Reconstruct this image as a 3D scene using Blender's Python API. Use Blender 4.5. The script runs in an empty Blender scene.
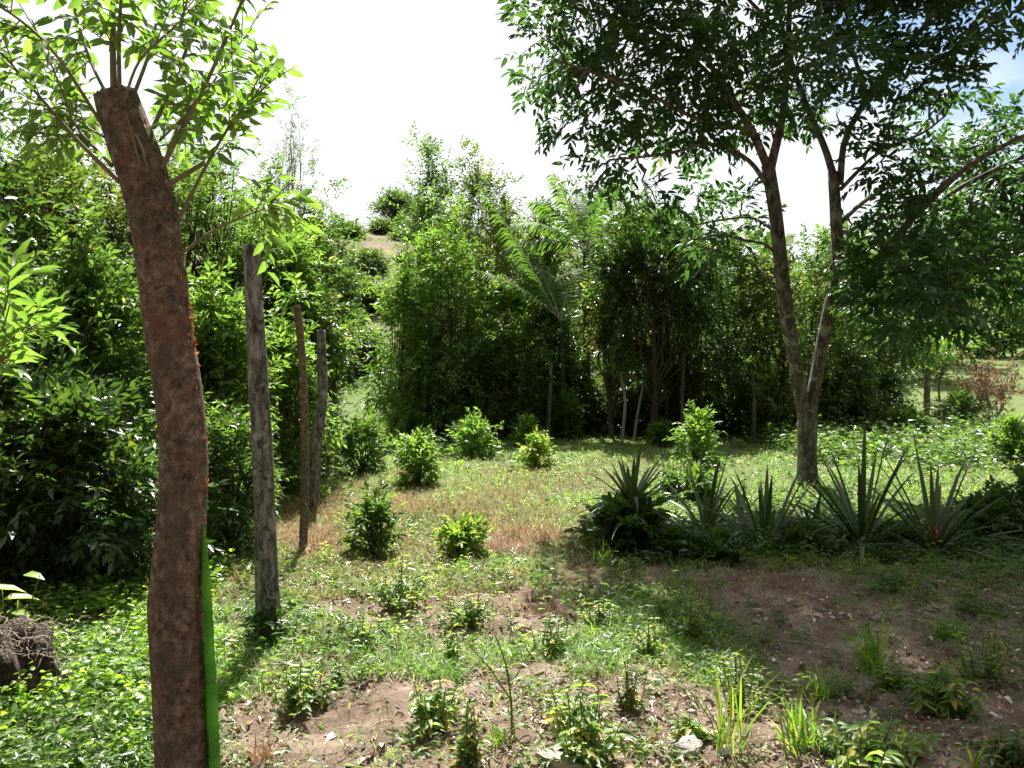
import bpy, math
import numpy as np
from mathutils import Vector, Matrix, Euler
R = math.radians
rng = np.random.default_rng(11)
sc = bpy.context.scene
col = sc.collection
F = 850.0; HZ = 365.0; EYE = 1.6
PITCH = math.atan((384-HZ)/F)          # looking slightly down

# ---------------------------------------------------------------- measuring helpers
def ray(px, py):
    a = (px-512)/F; b = (384-py)/F
    cy, sy = math.cos(PITCH), math.sin(PITCH)
    return np.array([a, cy + b*sy, -sy + b*cy])
def at(px, py, d):
    r = ray(px, py); r = r/r[1]
    return np.array([r[0]*d, d, EYE+r[2]*d])
def sstep(t):
    t = np.clip(t, 0, 1); return t*t*(3-2*t)
def hgt(x, y):
    x = np.asarray(x, float); y = np.asarray(y, float)
    n = 0.025*np.sin(1.3*x+0.7*y)+0.02*np.sin(2.9*x-1.7*y+1)+0.012*np.sin(5.3*x+4.1*y)+0.008*np.sin(9.7*y-7.3*x)
    L = 11.5*sstep((y-17)/46)+0.6*np.sin(x*0.21+y*0.1)*sstep((y-22)/20)
    Rr = 2.0*sstep((y-18)/25)+9*sstep((y-45)/45)
    yy = np.maximum(y, 1.0)
    u = sstep((x/yy+0.05)/0.35)
    lip = 0.35*sstep((-x-2.6)/2.5)*sstep((14-y)/6)
    return n + L*(1-u) + Rr*u + lip
def ground_at(px, py):
    r = ray(px, py); r = r/r[1]
    lo = 1.5; d = lo
    while d < 90:
        if EYE+r[2]*d < float(hgt(r[0]*d, d)): break
        d += 0.02
    return np.array([r[0]*d, d, float(hgt(r[0]*d, d))])
def on_ground(px, d):
    x = (px-512)/F*d
    return np.array([x, d, float(hgt(x, d))])

# ---------------------------------------------------------------- materials
def new_mat(name):
    m = bpy.data.materials.new(name); m.use_nodes = True
    nt = m.node_tree; nt.nodes.clear()
    return m, nt, nt.nodes, nt.links
def ramp(N, stops):
    n = N.new('ShaderNodeValToRGB'); e = n.color_ramp.elements
    while len(e) < len(stops): e.new(0.5)
    for el, (p, c) in zip(e, stops):
        el.position = p; el.color = (*c, 1)
    return n
def leaf_mat(name, stops, trans=0.45, tcol=(2.15, 2.35, .95), rough=0.42, spec=0.5):
    m, nt, N, L = new_mat(name)
    at_ = N.new('ShaderNodeAttribute'); at_.attribute_name = 'rnd'
    rp = ramp(N, stops); L.new(at_.outputs['Fac'], rp.inputs[0])
    p = N.new('ShaderNodeBsdfPrincipled'); p.inputs['Roughness'].default_value = rough
    p.inputs['Specular IOR Level'].default_value = spec
    t = N.new('ShaderNodeBsdfTranslucent')
    mul = N.new('ShaderNodeMix'); mul.data_type = 'RGBA'; mul.blend_type = 'MULTIPLY'
    mul.inputs[0].default_value = 1; mul.inputs[7].default_value = (*tcol, 1)
    mx = N.new('ShaderNodeMixShader'); mx.inputs[0].default_value = trans
    o = N.new('ShaderNodeOutputMaterial')
    L.new(rp.outputs[0], p.inputs['Base Color']); L.new(rp.outputs[0], mul.inputs[6])
    L.new(mul.outputs[2], t.inputs['Color'])
    L.new(p.outputs[0], mx.inputs[1]); L.new(t.outputs[0], mx.inputs[2]); L.new(mx.outputs[0], o.inputs[0])
    return m
def bark_mat(name, stops, scale=9, stretch=0.25, bump=0.6, patch=None, rough=0.9):
    m, nt, N, L = new_mat(name)
    tc = N.new('ShaderNodeTexCoord'); mp = N.new('ShaderNodeMapping')
    mp.inputs['Scale'].default_value = (1, 1, stretch)
    L.new(tc.outputs['Object'], mp.inputs[0])
    n1 = N.new('ShaderNodeTexNoise'); n1.inputs['Scale'].default_value = scale; n1.inputs['Detail'].default_value = 9
    n1.inputs['Roughness'].default_value = 0.7
    L.new(mp.outputs[0], n1.inputs['Vector'])
    rp = ramp(N, stops); L.new(n1.outputs['Fac'], rp.inputs[0])
    c = rp.outputs[0]
    if patch:
        for (pc, psc, lo, hi) in patch:
            n2 = N.new('ShaderNodeTexNoise'); n2.inputs['Scale'].default_value = psc; n2.inputs['Detail'].default_value = 6
            n2.inputs['Distortion'].default_value = 0.6
            L.new(tc.outputs['Object'], n2.inputs['Vector'])
            r2 = ramp(N, [(lo, (0, 0, 0)), (hi, (1, 1, 1))]); L.new(n2.outputs['Fac'], r2.inputs[0])
            mx = N.new('ShaderNodeMix'); mx.data_type = 'RGBA'; mx.inputs[7].default_value = (*pc, 1)
            L.new(r2.outputs[0], mx.inputs[0]); L.new(c, mx.inputs[6]); c = mx.outputs[2]
    p = N.new('ShaderNodeBsdfPrincipled'); p.inputs['Roughness'].default_value = rough
    p.inputs['Specular IOR Level'].default_value = 0.25
    L.new(c, p.inputs['Base Color'])
    b = N.new('ShaderNodeBump'); b.inputs['Strength'].default_value = bump; b.inputs['Distance'].default_value = 0.02
    L.new(n1.outputs['Fac'], b.inputs['Height']); L.new(b.outputs[0], p.inputs['Normal'])
    o = N.new('ShaderNodeOutputMaterial'); L.new(p.outputs[0], o.inputs[0])
    return m

M = {}
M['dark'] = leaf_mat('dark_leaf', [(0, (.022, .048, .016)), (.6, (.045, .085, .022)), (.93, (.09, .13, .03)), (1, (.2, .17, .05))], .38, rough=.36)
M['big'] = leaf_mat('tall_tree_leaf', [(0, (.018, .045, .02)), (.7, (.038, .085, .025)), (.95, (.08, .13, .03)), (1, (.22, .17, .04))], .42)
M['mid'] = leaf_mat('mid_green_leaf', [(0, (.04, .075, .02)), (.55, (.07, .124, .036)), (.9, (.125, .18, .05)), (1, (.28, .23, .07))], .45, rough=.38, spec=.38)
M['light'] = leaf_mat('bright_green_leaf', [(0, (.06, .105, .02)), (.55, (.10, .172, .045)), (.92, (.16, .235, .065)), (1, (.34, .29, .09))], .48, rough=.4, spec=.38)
M['olive'] = leaf_mat('olive_leaf', [(0, (.05, .08, .025)), (.6, (.09, .13, .035)), (.88, (.14, .16, .04)), (1, (.26, .16, .05))], .4)
M['far'] = leaf_mat('far_leaf', [(0, (.05, .09, .04)), (.6, (.09, .14, .05)), (1, (.16, .20, .07))], .35, rough=.6)
M['lime'] = leaf_mat('lime_leaf', [(0, (.12, .22, .02)), (.6, (.2, .32, .03)), (1, (.4, .42, .06))], .5)
M['grass'] = leaf_mat('grass_blade', [(0, (.06, .13, .02)), (.55, (.12, .23, .035)), (.85, (.20, .27, .06)), (1, (.36, .32, .15))], .5, rough=.5)
M['tuft'] = leaf_mat('long_grass_blade', [(0, (.06, .13, .02)), (.7, (.13, .22, .03)), (1, (.32, .30, .08))], .45)
M['dry'] = leaf_mat('dry_grass_blade', [(0, (.15, .085, .05)), (.5, (.25, .155, .085)), (1, (.42, .32, .18))], .35, (1.3, 1.1, .8), .7, .2)
M['pine'] = leaf_mat('pineapple_leaf', [(0, (.03, .055, .022)), (.6, (.055, .092, .034)), (.85, (.10, .13, .045)), (1, (.28, .21, .09))], .22, rough=.42)
M['litter'] = leaf_mat('dead_leaf', [(0, (.10, .06, .04)), (.35, (.20, .13, .09)), (.62, (.34, .27, .22)), (.86, (.62, .58, .53)), (1, (.5, .2, .07))], .15, (1.2, 1, .8), .8, .2)
M['deadleaf'] = leaf_mat('withered_leaf', [(0, (.12, .07, .045)), (.6, (.20, .12, .075)), (1, (.32, .23, .14))], .3, (1.2, 1, .8), .7, .2)
M['palm'] = leaf_mat('palm_leaflet', [(0, (.055, .11, .03)), (.6, (.10, .17, .04)), (.9, (.16, .2, .05)), (1, (.36, .24, .07))], .45, rough=.6, spec=.15)
M['flake'] = leaf_mat('peeling_bark', [(0, (.22, .075, .04)), (.6, (.32, .13, .07)), (1, (.42, .30, .22))], .3, (1.5, 1, .7), .6, .2)
M['cactus'] = leaf_mat('cactus_skin', [(0, (.05, .15, .02)), (1, (.11, .25, .03))], .4, (1.8, 2.2, .6), .5)
M['redbark'] = bark_mat('red_peeling_bark', [(.34, (.07, .05, .036)), (.43, (.18, .125, .086)), (.53, (.28, .195, .135)), (.62, (.44, .34, .26))], 38, .8, 2.0,
    [((.13, .12, .08), 5, .52, .66), ((.26, .13, .085), 9, .58, .68), ((.14, .10, .075), 26, .58, .68), ((.38, .34, .29), 12, .64, .68)])
M['post'] = bark_mat('weathered_post_bark', [(.34, (.035, .03, .026)), (.47, (.13, .118, .105)), (.62, (.33, .31, .28))], 30, .28, 1.4,
    [((.36, .35, .32), 14, .58, .66), ((.05, .045, .035), 20, .58, .66), ((.06, .07, .035), 5, .6, .7)])
M['bark'] = bark_mat('grey_brown_bark', [(.36, (.04, .034, .028)), (.5, (.12, .10, .08)), (.64, (.27, .24, .20))], 14, .5, 1.2,
    [((.30, .29, .26), 6, .6, .68)])
M['bark_far'] = bark_mat('thin_trunk_bark', [(.3, (.035, .028, .02)), (.7, (.12, .10, .08))], 8, .4, .5)
M['pale_bark'] = bark_mat('pale_trunk_bark', [(.3, (.18, .16, .13)), (.7, (.40, .36, .31))], 8, .4, .5)
M['sprout'] = bark_mat('sprout_bark', [(.3, (.10, .09, .05)), (.7, (.22, .2, .13))], 12, .4, .4)
M['stem'] = bark_mat('green_stem', [(.3, (.08, .11, .03)), (.7, (.18, .18, .07))], 14, .4, .3)
M['earth'] = bark_mat('root_soil', [(.35, (.012, .009, .007)), (.5, (.05, .035, .027)), (.75, (.17, .12, .095))], 22, 1, 1)
M['stone'] = bark_mat('pale_stone', [(.3, (.16, .14, .12)), (.55, (.36, .33, .30)), (.75, (.55, .52, .48))], 7, 1, .8)
M['wood'] = bark_mat('dry_wood', [(.3, (.12, .09, .07)), (.5, (.26, .21, .17)), (.75, (.5, .44, .38))], 20, .15, .9)
M['sand'] = bark_mat('yellow_soil', [(.3, (.3, .21, .12)), (.7, (.55, .42, .28))], 6, 1, .8)
M['red'] = leaf_mat('red_fruit', [(0, (.35, .02, .03)), (1, (.5, .06, .06))], .1, (1, 1, 1))

# ---------------------------------------------------------------- mesh building
def norm(v):
    return v/np.maximum(np.linalg.norm(v, axis=-1, keepdims=True), 1e-9)
class Geo:
    def __init__(s): s.V = []; s.T = []; s.r = []; s.n = 0
    def add(s, V, T, rnd):
        V = np.asarray(V, float).reshape(-1, 3); T = np.asarray(T, int).reshape(-1, 3)
        s.V.append(V); s.T.append(T+s.n); s.r.append(np.broadcast_to(rnd, (len(T),)).astype(float)); s.n += len(V)
    def build(s, name, mat, parent=None, origin=None, smooth=True):
        V = np.concatenate(s.V); T = np.concatenate(s.T); r = np.concatenate(s.r)
        o0 = np.array(origin if origin is not None else (parent['_o'] if parent is not None and '_o' in parent else (0, 0, 0)), float)
        V = V-o0
        me = bpy.data.meshes.new(name)
        me.vertices.add(len(V)); me.vertices.foreach_set('co', V.astype(np.float32).ravel())
        me.loops.add(T.size); me.loops.foreach_set('vertex_index', T.astype(np.int32).ravel())
        me.polygons.add(len(T)); me.polygons.foreach_set('loop_start', np.arange(0, T.size, 3, dtype=np.int32))
        me.polygons.foreach_set('loop_total', np.full(len(T), 3, np.int32))
        me.polygons.foreach_set('use_smooth', np.full(len(T), smooth, bool))
        a = me.attributes.new('rnd', 'FLOAT', 'FACE'); a.data.foreach_set('value', r.astype(np.float32))
        me.update(); me.validate()
        me.materials.append(mat)
        ob = bpy.data.objects.new(name, me); col.objects.link(ob)
        if parent is not None: ob.parent = parent
        else: ob.location = o0
        return ob
    def tube(s, pts, rad, sides=6, lump=0.0, rnd=.5, cap=True, seed=0):
        P = np.asarray(pts, float); n = len(P); rad = np.broadcast_to(rad, (n,)).astype(float)
        d = norm(np.gradient(P, axis=0))
        ref = np.array([1., 0, 0]) if abs(d[0][0]) < .8 else np.array([0, 1., 0])
        A = norm(np.cross(d, ref)); B = np.cross(d, A)
        th = np.linspace(0, 2*np.pi, sides, endpoint=False)
        rr = rad[:, None]*np.ones(sides)[None]
        if lump:
            g = np.random.default_rng(seed+n)
            w = np.zeros((n, sides))
            for k in range(1, 5):
                ph = g.uniform(0, 6.28, 2); fz = g.uniform(.2, 1.3)*12/n
                w += np.sin(k*th[None]+ph[0]+fz*np.arange(n)[:, None])*np.sin(fz*1.7*np.arange(n)[:, None]+ph[1])/k
            w += g.normal(0, .25, (n, sides))
            rr = rr*(1+lump*w)
        V = P[:, None]+rr[..., None]*(np.cos(th)[None, :, None]*A[:, None]+np.sin(th)[None, :, None]*B[:, None])
        i = np.arange(n-1)[:, None]*sides; j = np.arange(sides)[None]; j2 = (j+1) % sides
        a = i+j; b = i+j2; c = a+sides; e = b+sides
        T = np.concatenate([np.stack([a, b, e], -1).reshape(-1, 3), np.stack([a, e, c], -1).reshape(-1, 3)])
        V = V.reshape(-1, 3)
        if cap:
            V = np.vstack([V, P[-1]]); k = len(V)-1; base = (n-1)*sides
            T = np.vstack([T, [[base+q, base+(q+1) % sides, k] for q in range(sides)]])
        s.add(V, T, rnd)

TN_V = np.array([[0, 0, 0], [.35, 0, 0], [.7, 0, -.05], [1, 0, -.16], [.25, .42, .10], [.65, .36, .04], [.25, -.42, .10], [.65, -.36, .04]])
TN_T = np.array([[0, 1, 4], [1, 5, 4], [1, 2, 5], [2, 3, 5], [0, 6, 1], [1, 6, 7], [1, 7, 2], [2, 7, 3]])
TF_V = np.array([[0, 0, 0], [1, 0, -.1], [.42, .5, .07], [.42, -.5, .07]])
TF_T = np.array([[0, 1, 2], [0, 3, 1]])
def add_leaves(g, P, D, Nn, Ln, W, near=False, r=None, curl=1.0, gen=None):
    gen = gen or rng
    n = len(P); D = norm(D); S = norm(np.cross(Nn, D)); U = np.cross(D, S)
    TV, TT = (TN_V, TN_T) if near else (TF_V, TF_T)
    Ln = np.broadcast_to(Ln, (n,)); W = np.broadcast_to(W, (n,))
    V = P[:, None]+TV[None, :, 0, None]*Ln[:, None, None]*D[:, None]+TV[None, :, 1, None]*W[:, None, None]*S[:, None]+curl*TV[None, :, 2, None]*Ln[:, None, None]*U[:, None]
    T = TT[None]+(np.arange(n)*len(TV))[:, None, None]
    if r is None: r = gen.random(n)
    g.add(V, T, np.repeat(r, len(TT)))
def rvec(n, gen): return norm(gen.normal(size=(n, 3)))
def sprays(g, P, A, k, Ls, ll, lw, droop=.25, near=False, gen=None, tw=None, rbias=None, flat=.9):
    """k leaves set alternately along each twig that starts at P and runs along A"""
    gen = gen or rng
    n = len(P); A = norm(A)
    Ls = Ls*gen.uniform(.6, 1.3, n)
    up = np.array([0, 0, 1.])+gen.normal(0, .35, (n, 3))
    S = norm(np.cross(A, up)); Nm = norm(np.cross(S, A))
    t = (np.arange(k)+.6)/k
    sg = np.where(np.arange(k) % 2 == 0, 1., -1.)
    Pk = P[:, None]+A[:, None]*(t[None, :, None]*Ls[:, None, None])
    Pk[..., 2] -= droop*.5*(t[None]**2)*Ls[:, None]
    tip = t[None, :, None]
    D = A[:, None]*(.45+.5*tip)+S[:, None]*sg[None, :, None]*(flat*(1.05-.6*tip))+gen.normal(0, .22, (n, k, 3))
    D[..., 2] -= droop*gen.uniform(.3, 1.6, (n, k))
    NN = Nm[:, None]+gen.normal(0, .4, (n, k, 3))
    sz = gen.uniform(.6, 1.15, (n, k))
    r = gen.random((n, k))*.6+gen.random((n, 1))*.4
    if rbias is not None: r = np.clip(r+rbias, 0, 1)
    add_leaves(g, Pk.reshape(-1, 3), D.reshape(-1, 3), NN.reshape(-1, 3), (ll*sz).ravel(), (lw*sz).ravel(), near, r.ravel(), gen=gen)
    if tw is not None:
        for i in range(n):
            e = P[i]+A[i]*Ls[i]; e[2] -= droop*.5*Ls[i]
            m_ = P[i]+A[i]*Ls[i]*.5; m_[2] -= droop*.12*Ls[i]
            tw.tube([P[i], m_, e], [.004*ll/.1, .003*ll/.1, .0015*ll/.1], 3, cap=False)
def limb(p0, p1, gen, wob=.06, up=.12, n=6, first=None):
    p0 = np.asarray(p0, float); p1 = np.asarray(p1, float); L = np.linalg.norm(p1-p0)
    t = np.linspace(0, 1, n)[:, None]
    P = p0*(1-t)+p1*t
    P[:, 2] -= (up*L*np.sin(np.pi*t[:, 0]))*0.6
    W = gen.normal(0, wob*L, (n, 3)); W[0] = W[-1] = 0
    return P+W*np.sin(np.pi*t)
def cr(pts, n):
    """smooth path through control points"""
    P = np.asarray(pts, float); m = len(P)
    Q = np.vstack([2*P[0]-P[1], P, 2*P[-1]-P[-2]]); out = []
    for u in np.linspace(0, m-1-1e-6, n):
        i = int(u); t = u-i; a, b, c, d = Q[i], Q[i+1], Q[i+2], Q[i+3]
        out.append(.5*((2*b)+(c-a)*t+(2*a-5*b+4*c-d)*t*t+(3*b-a-3*c+d)*t**3))
    return np.array(out)

def tag(o, label=None, cat=None, group=None, kind=None):
    if label: o['label'] = label
    if cat: o['category'] = cat
    if group: o['group'] = group
    if kind: o['kind'] = kind
    return o
ROOTS = []
def thing(name, loc, label, cat, group=None):
    o = bpy.data.objects.new(name, None); col.objects.link(o)
    o.location = loc; o['_o'] = [float(v) for v in loc]; o.empty_display_size = .1
    ROOTS.append(o)
    return tag(o, label, cat, group)

# ---------------------------------------------------------------- plants
def crown_points(gen, c, rad, ncl, shell=.55, low=False):
    """centres of leaf clumps in an uneven ellipsoid, or in a full-skirted cone for trees leafy to the ground"""
    if low:
        z = np.linspace(-.97, .95, ncl)+gen.normal(0, .05, ncl); a = np.arange(ncl)*2.4+gen.normal(0, .4, ncl)
        r = gen.uniform(.35, 1.0, ncl)*np.clip(1.0-np.maximum(z-.1, 0)**1.6*.9, .1, 1)*gen.uniform(.75, 1.15, ncl)
        return c+np.stack([np.cos(a)*r, np.sin(a)*r, z], -1)*np.array(rad)
    d = rvec(ncl, gen); rr = gen.uniform(shell, 1.0, (ncl, 1))**.8
    d[:, 2] = np.where(d[:, 2] < -.55, -d[:, 2]*.6, d[:, 2])
    return c+d*rr*np.array(rad)
def clump_sprays(gen, C, cr_, nsp, c):
    """spray starts and axes in each clump"""
    n = len(C)
    off = rvec(n*nsp, gen)*np.clip(np.abs(gen.normal(0, .8, (n*nsp, 1))), .15, 2.1)
    R_ = np.repeat(cr_*gen.uniform(.45, 1.35, n), nsp)[:, None]
    P = np.repeat(C, nsp, 0)+off*R_*np.array([1, 1, .75])
    A = off*.8+norm(np.repeat(C-c, nsp, 0))*.5+gen.normal(0, .35, (n*nsp, 3))+np.array([0, 0, .15])
    return P, norm(A)
def tree(name, label, group, px, d, top_py, width, mat='mid', ll=.12, lw=.4, ncl=16, nsp=26, k=7, z0=.35, trunk_r=.06,
         bark='bark_far', seed=1, lean=0.0, cr_=None, droop=.3, base=None, cat='tree', depth=None, near=False, multi=1, dz=0, rb=None):
    """a tree: trunk with limbs, and a crown of leafy twigs; px,d place it; top_py and width give its size"""
    gen = np.random.default_rng(seed)
    b = on_ground(px, d) if base is None else np.array(base, float)
    b = b+np.array([0, 0, -.03])
    top = at(px, top_py, d)[2]
    H = max(top-b[2], .4); w = width/F*d/2
    t = thing(name, b, label, cat, group)
    zc = b[2]+H*(z0+(1-z0)/2); rz = H*(1-z0)/2
    c = np.array([b[0]+lean*H, b[1], zc])
    rad = np.array([w, depth if depth else w*.9, rz])
    ncl = int(ncl*1.35); cc = cr_ if cr_ else .42*min(w, rz)*(.9 if z0 < .2 else 1)
    C = crown_points(gen, c, np.maximum(rad-cc*.6, .05), ncl, low=z0 < .2)
    tg = Geo()
    mains = []
    for q in range(multi):
        o = gen.normal(0, .12*w, 3)*(multi > 1); o[2] = 0
        pth = cr([b+o*.5, b+(c-b)*.3+gen.normal(0, .03*H, 3)*[1, 1, 0]+o, b+(c-b)*.65+gen.normal(0, .03*H, 3)*[1, 1, 0]+o*1.5, c+[0, 0, rz*.55]+o*2], 12)
        tg.tube(pth, np.linspace(trunk_r, trunk_r*.22, 12), 7, .05, seed=seed); mains.append(pth)
    for i, q in enumerate(C):
        pth = mains[i % multi]
        zf = np.clip((q[2]-b[2])/H*.8-.1, .08 if z0 < .2 else .25, .8); s = pth[int(zf*11)]
        L_ = limb(s, q, gen); tg.tube(L_, np.linspace(trunk_r*.38, trunk_r*.10, 6), 4, cap=False)
        for _ in range(2):
            e = q+rvec(1, gen)[0]*cc; tg.tube(limb(L_[3], e, gen, n=4), np.linspace(trunk_r*.13, trunk_r*.04, 4), 3, cap=False)
    tg.build('trunk', M[bark], t)
    g = Geo(); P, A = clump_sprays(gen, C, cc, nsp, c)
    if z0 < .5:      # long shoots that break the outline
        for _ in range(6):
            q = C[gen.integers(len(C))]; q = q if q[2] > c[2]-rz*.3 else C[np.argmax(C[:, 2])]
            e = q+np.array([gen.normal(0, .35)*w, gen.normal(0, .35)*w, min(gen.uniform(.12, .3)*rz+cc*.7, .9 if d < 30 else 3)]); L_ = limb(q, e, gen, .04, -.1, 8)
            u = gen.integers(2, 8, 14); P = np.vstack([P, L_[u]+gen.normal(0, .04, (14, 3))]); A = np.vstack([A, norm(gen.normal(0, .6, (14, 3))+[0, 0, .5])])
    sprays(g, P, A, k, ll*2.6, ll, ll*lw, droop, near, gen, rbias=rb)
    g.build('crown', M[mat], t)
    return t
def bush(label, group, px, base_py, width, top_py, mat='mid', ll=.09, lw=.42, seed=1, n=None, cat='bush', name='round_bush', base=None, near=False, k=7, dens=1.0, droop=.25, rb=None, ybase=None):
    gen = np.random.default_rng(seed)
    b = ground_at(px, base_py) if base is None else np.array(base, float)
    d = b[1]; H = at(px, top_py, d)[2]-b[2]; w = width/F*d/2
    t = thing(name, b-[0, 0, .02], label, cat, group)
    c = b+[0, 0, H*.5]
    ncl = int(16*dens)+4
    C = crown_points(gen, c, np.array([w*.72, w*.72, H*.42]), ncl, .3, low=True)
    cc = .36*min(w, H*.75)+.02
    tg = Geo()
    for i, q in enumerate(C):
        s = b+np.array([*gen.normal(0, .02, 2), -.02])
        tg.tube(limb(s, q, gen, .03, .1, 5), np.linspace(.012, .005, 5), 4, cap=False)
    tg.build('stem', M['bark_far'], t)
    nsp = n or int(np.clip(9*(w/ll)*dens/3.2, 8, 60))
    g = Geo(); P, A = clump_sprays(gen, C, cc, nsp, c-[0, 0, H*.25])
    P[:, 2] = np.maximum(P[:, 2], b[2]+.03)
    sprays(g, P, A, k, ll*2.0, ll, ll*lw, droop, near, gen, rbias=rb)
    g.build('foliage', M[mat], t)
    return t
BL_V = None
def blades(g, P, H, W, lean, gen, bend=1.0, r=None, up=1.0, az=None):
    """grass blades: three narrow segments each"""
    n = len(P); H = np.broadcast_to(H, (n,)); W = np.broadcast_to(W, (n,)); lean = np.broadcast_to(lean, (n,))
    if az is None: az = gen.uniform(0, 2*np.pi, n)
    D = np.stack([np.cos(az), np.sin(az), 0*az], -1)
    tw = az+np.pi/2+gen.normal(0, .5, n); S = np.stack([np.cos(tw), np.sin(tw), 0*az], -1)
    rows = []
    for t, wf in ((0, .7), (.4, 1.), (.75, .7)):
        c = P+D*(lean*H*(t**1.6)*1.0)[:, None]+np.array([0, 0, 1.])*(H*up*(t-bend*.35*lean*t**2.2))[:, None]
        rows += [c-S*(W*wf/2)[:, None], c+S*(W*wf/2)[:, None]]
    t = 1.
    rows.append(P+D*(lean*H)[:, None]+np.array([0, 0, 1.])*(H*up*(1-bend*.35*lean*1.25))[:, None])
    V = np.stack(rows, 1)
    T = np.array([[0, 1, 3], [0, 3, 2], [2, 3, 5], [2, 5, 4], [4, 5, 6]])[None]+(np.arange(n)*7)[:, None, None]
    if r is None: r = gen.random(n)
    g.add(V, T, np.repeat(r, 5))
def tuft(label, group, px, base_py, width, top_py, mat='tuft', seed=1, n=60, bw=.008, name='grass_tuft', lean=(.15, 1.0)):
    gen = np.random.default_rng(seed); b = ground_at(px, base_py); d = b[1]
    H = at(px, top_py, d)[2]-b[2]; w = width/F*d
    g = Geo(); P = b+np.stack([gen.normal(0, w*.09, n), gen.normal(0, w*.09, n), np.full(n, -.01)], -1)
    P[:, 2] = hgt(P[:, 0], P[:, 1])-.01
    ln = gen.uniform(*lean, n); hh = H*gen.uniform(.5, 1.08, n)
    ln = np.minimum(ln, w*.62/hh)
    blades(g, P, hh, bw*gen.uniform(.6, 1.2, n), ln, gen, 1.0)
    o = g.build(name, M[mat], None, origin=b); tag(o, label, 'grass tuft', group)
    return o
def herb(label, group, px, base_py, width, top_py, mat='light', ll=.06, lw=.45, seed=1, nst=9, k=8, droop=.5, name='leafy_herb', cat='weed', spread=1.0, near=True, rb=None):
    """an upright herb: several thin stems with paired leaves"""
    gen = np.random.default_rng(seed); b = ground_at(px, base_py); d = b[1]
    H = at(px, top_py, d)[2]-b[2]; w = width/F*d/2
    t = thing(name, b, label, cat, group)
    sg = Geo(); g = Geo()
    for i in range(nst):
        a = gen.uniform(0, 6.28); rr = (i+.5)/nst*spread
        s = b+np.array([np.cos(a)*w*.4*rr, np.sin(a)*w*.4*rr, -.01])
        e = b+np.array([np.cos(a)*w*1.1*rr, np.sin(a)*w*1.1*rr, H*gen.uniform(.4, 1.05)*(1-.35*rr)])
        pth = limb(s, e, gen, .04, .15, 6); sg.tube(pth, np.linspace(.0045, .002, 6), 4, cap=False)
        for q in range(k):
            u = .25+.75*(q+gen.random()*.5)/k; x = u*5; j = min(int(x), 4); p = pth[j]*(1-(x-j))+pth[j+1]*(x-j)
            a2 = a+q*2.2+gen.normal(0, .4)
            D = np.array([[np.cos(a2), np.sin(a2), .35-droop*gen.uniform(.3, 1.4)], [-np.cos(a2), -np.sin(a2), .35-droop*gen.uniform(.3, 1.4)]])
            Nn = np.array([[0, 0, 1.]]*2)+gen.normal(0, .3, (2, 3)); sz = gen.uniform(.6, 1.1)*(1.1-.35*u)
            rr2 = gen.random(2)
            if rb is not None: rr2 = np.clip(rr2+rb, 0, 1)
            add_leaves(g, np.array([p, p]), D, Nn, ll*sz, ll*lw*sz, near, r=rr2, curl=1.3, gen=gen)
    sg.build('stem', M['stem'], t); g.build('leaves', M[mat], t)
    return t
def strap(g, p, D, L, w, gen, arch=.3, r=.5, stiff=1.0):
    """one channelled, tapering strap leaf (7 stations) that arches over"""
    D = D/np.linalg.norm(D); side = np.cross(D, [0, 0, 1.]); side = side/max(np.linalg.norm(side), 1e-6); nrm = np.cross(side, D)
    n = 8; V = []
    for i in range(n):
        t = i/(n-1); c = p+D*L*t+np.array([0, 0, -1.])*arch*L*t**2.3
        ww = w*(.75+.5*min(t*3, 1)*.6)*(1-t**2.2)**.8+.0015
        V += [c-side*ww/2+nrm*ww*.28, c, c+side*ww/2+nrm*ww*.28]
    T = []
    for i in range(n-1):
        a = i*3
        T += [[a, a+1, a+4], [a, a+4, a+3], [a+1, a+2, a+5], [a+1, a+5, a+4]]
    g.add(V, T, r)

# ================================================================ THE SETTING
def axis(parts):
    return np.concatenate([np.arange(a, b, s) for a, b, s in parts])
xs = np.concatenate([-np.geomspace(260, 7.2, 46)[:-1], np.arange(-7.2, 7.2, .045), np.geomspace(7.2, 260, 46)])
ys = np.concatenate([-np.geomspace(120, 1.2, 20), np.linspace(-.8, 2.2, 10), np.arange(2.4, 9.5, .045), np.geomspace(9.5, 75, 130), np.geomspace(78, 420, 14)])
X, Y = np.meshgrid(xs, ys)
Z = hgt(X, Y)
g0 = np.random.default_rng(5)
near_w = ((Y > 2.2) & (Y < 9.6) & (np.abs(X) < 7.2)).astype(float)
Z = Z+near_w*g0.normal(0, .0065, Z.shape)
for fx, fy, a in ((17, 13, .005), (31, -23, .004), (11, -19, .007), (5, 8, .012)): Z = Z+near_w*a*np.sin(fx*X+fy*Y+3*np.sin(5*X-2*Y))
me = bpy.data.meshes.new('ground'); nx, ny = len(xs), len(ys)
V = np.stack([X, Y, Z], -1).reshape(-1, 3)
i = (np.arange(ny-1)[:, None]*nx+np.arange(nx-1)[None]).ravel()
Q = np.stack([i, i+1, i+nx+1, i+nx], -1)
me.vertices.add(len(V)); me.vertices.foreach_set('co', V.astype(np.float32).ravel())
me.loops.add(Q.size); me.loops.foreach_set('vertex_index', Q.astype(np.int32).ravel())
me.polygons.add(len(Q)); me.polygons.foreach_set('loop_start', np.arange(0, Q.size, 4, dtype=np.int32)); me.polygons.foreach_set('loop_total', np.full(len(Q), 4, np.int32))
me.polygons.foreach_set('use_smooth', np.full(len(Q), True, bool)); me.update()
ground = bpy.data.objects.new('ground', me); col.objects.link(ground)
tag(ground, 'brown soil and grass of the clearing, rising into hills', 'ground', kind='structure')

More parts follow.
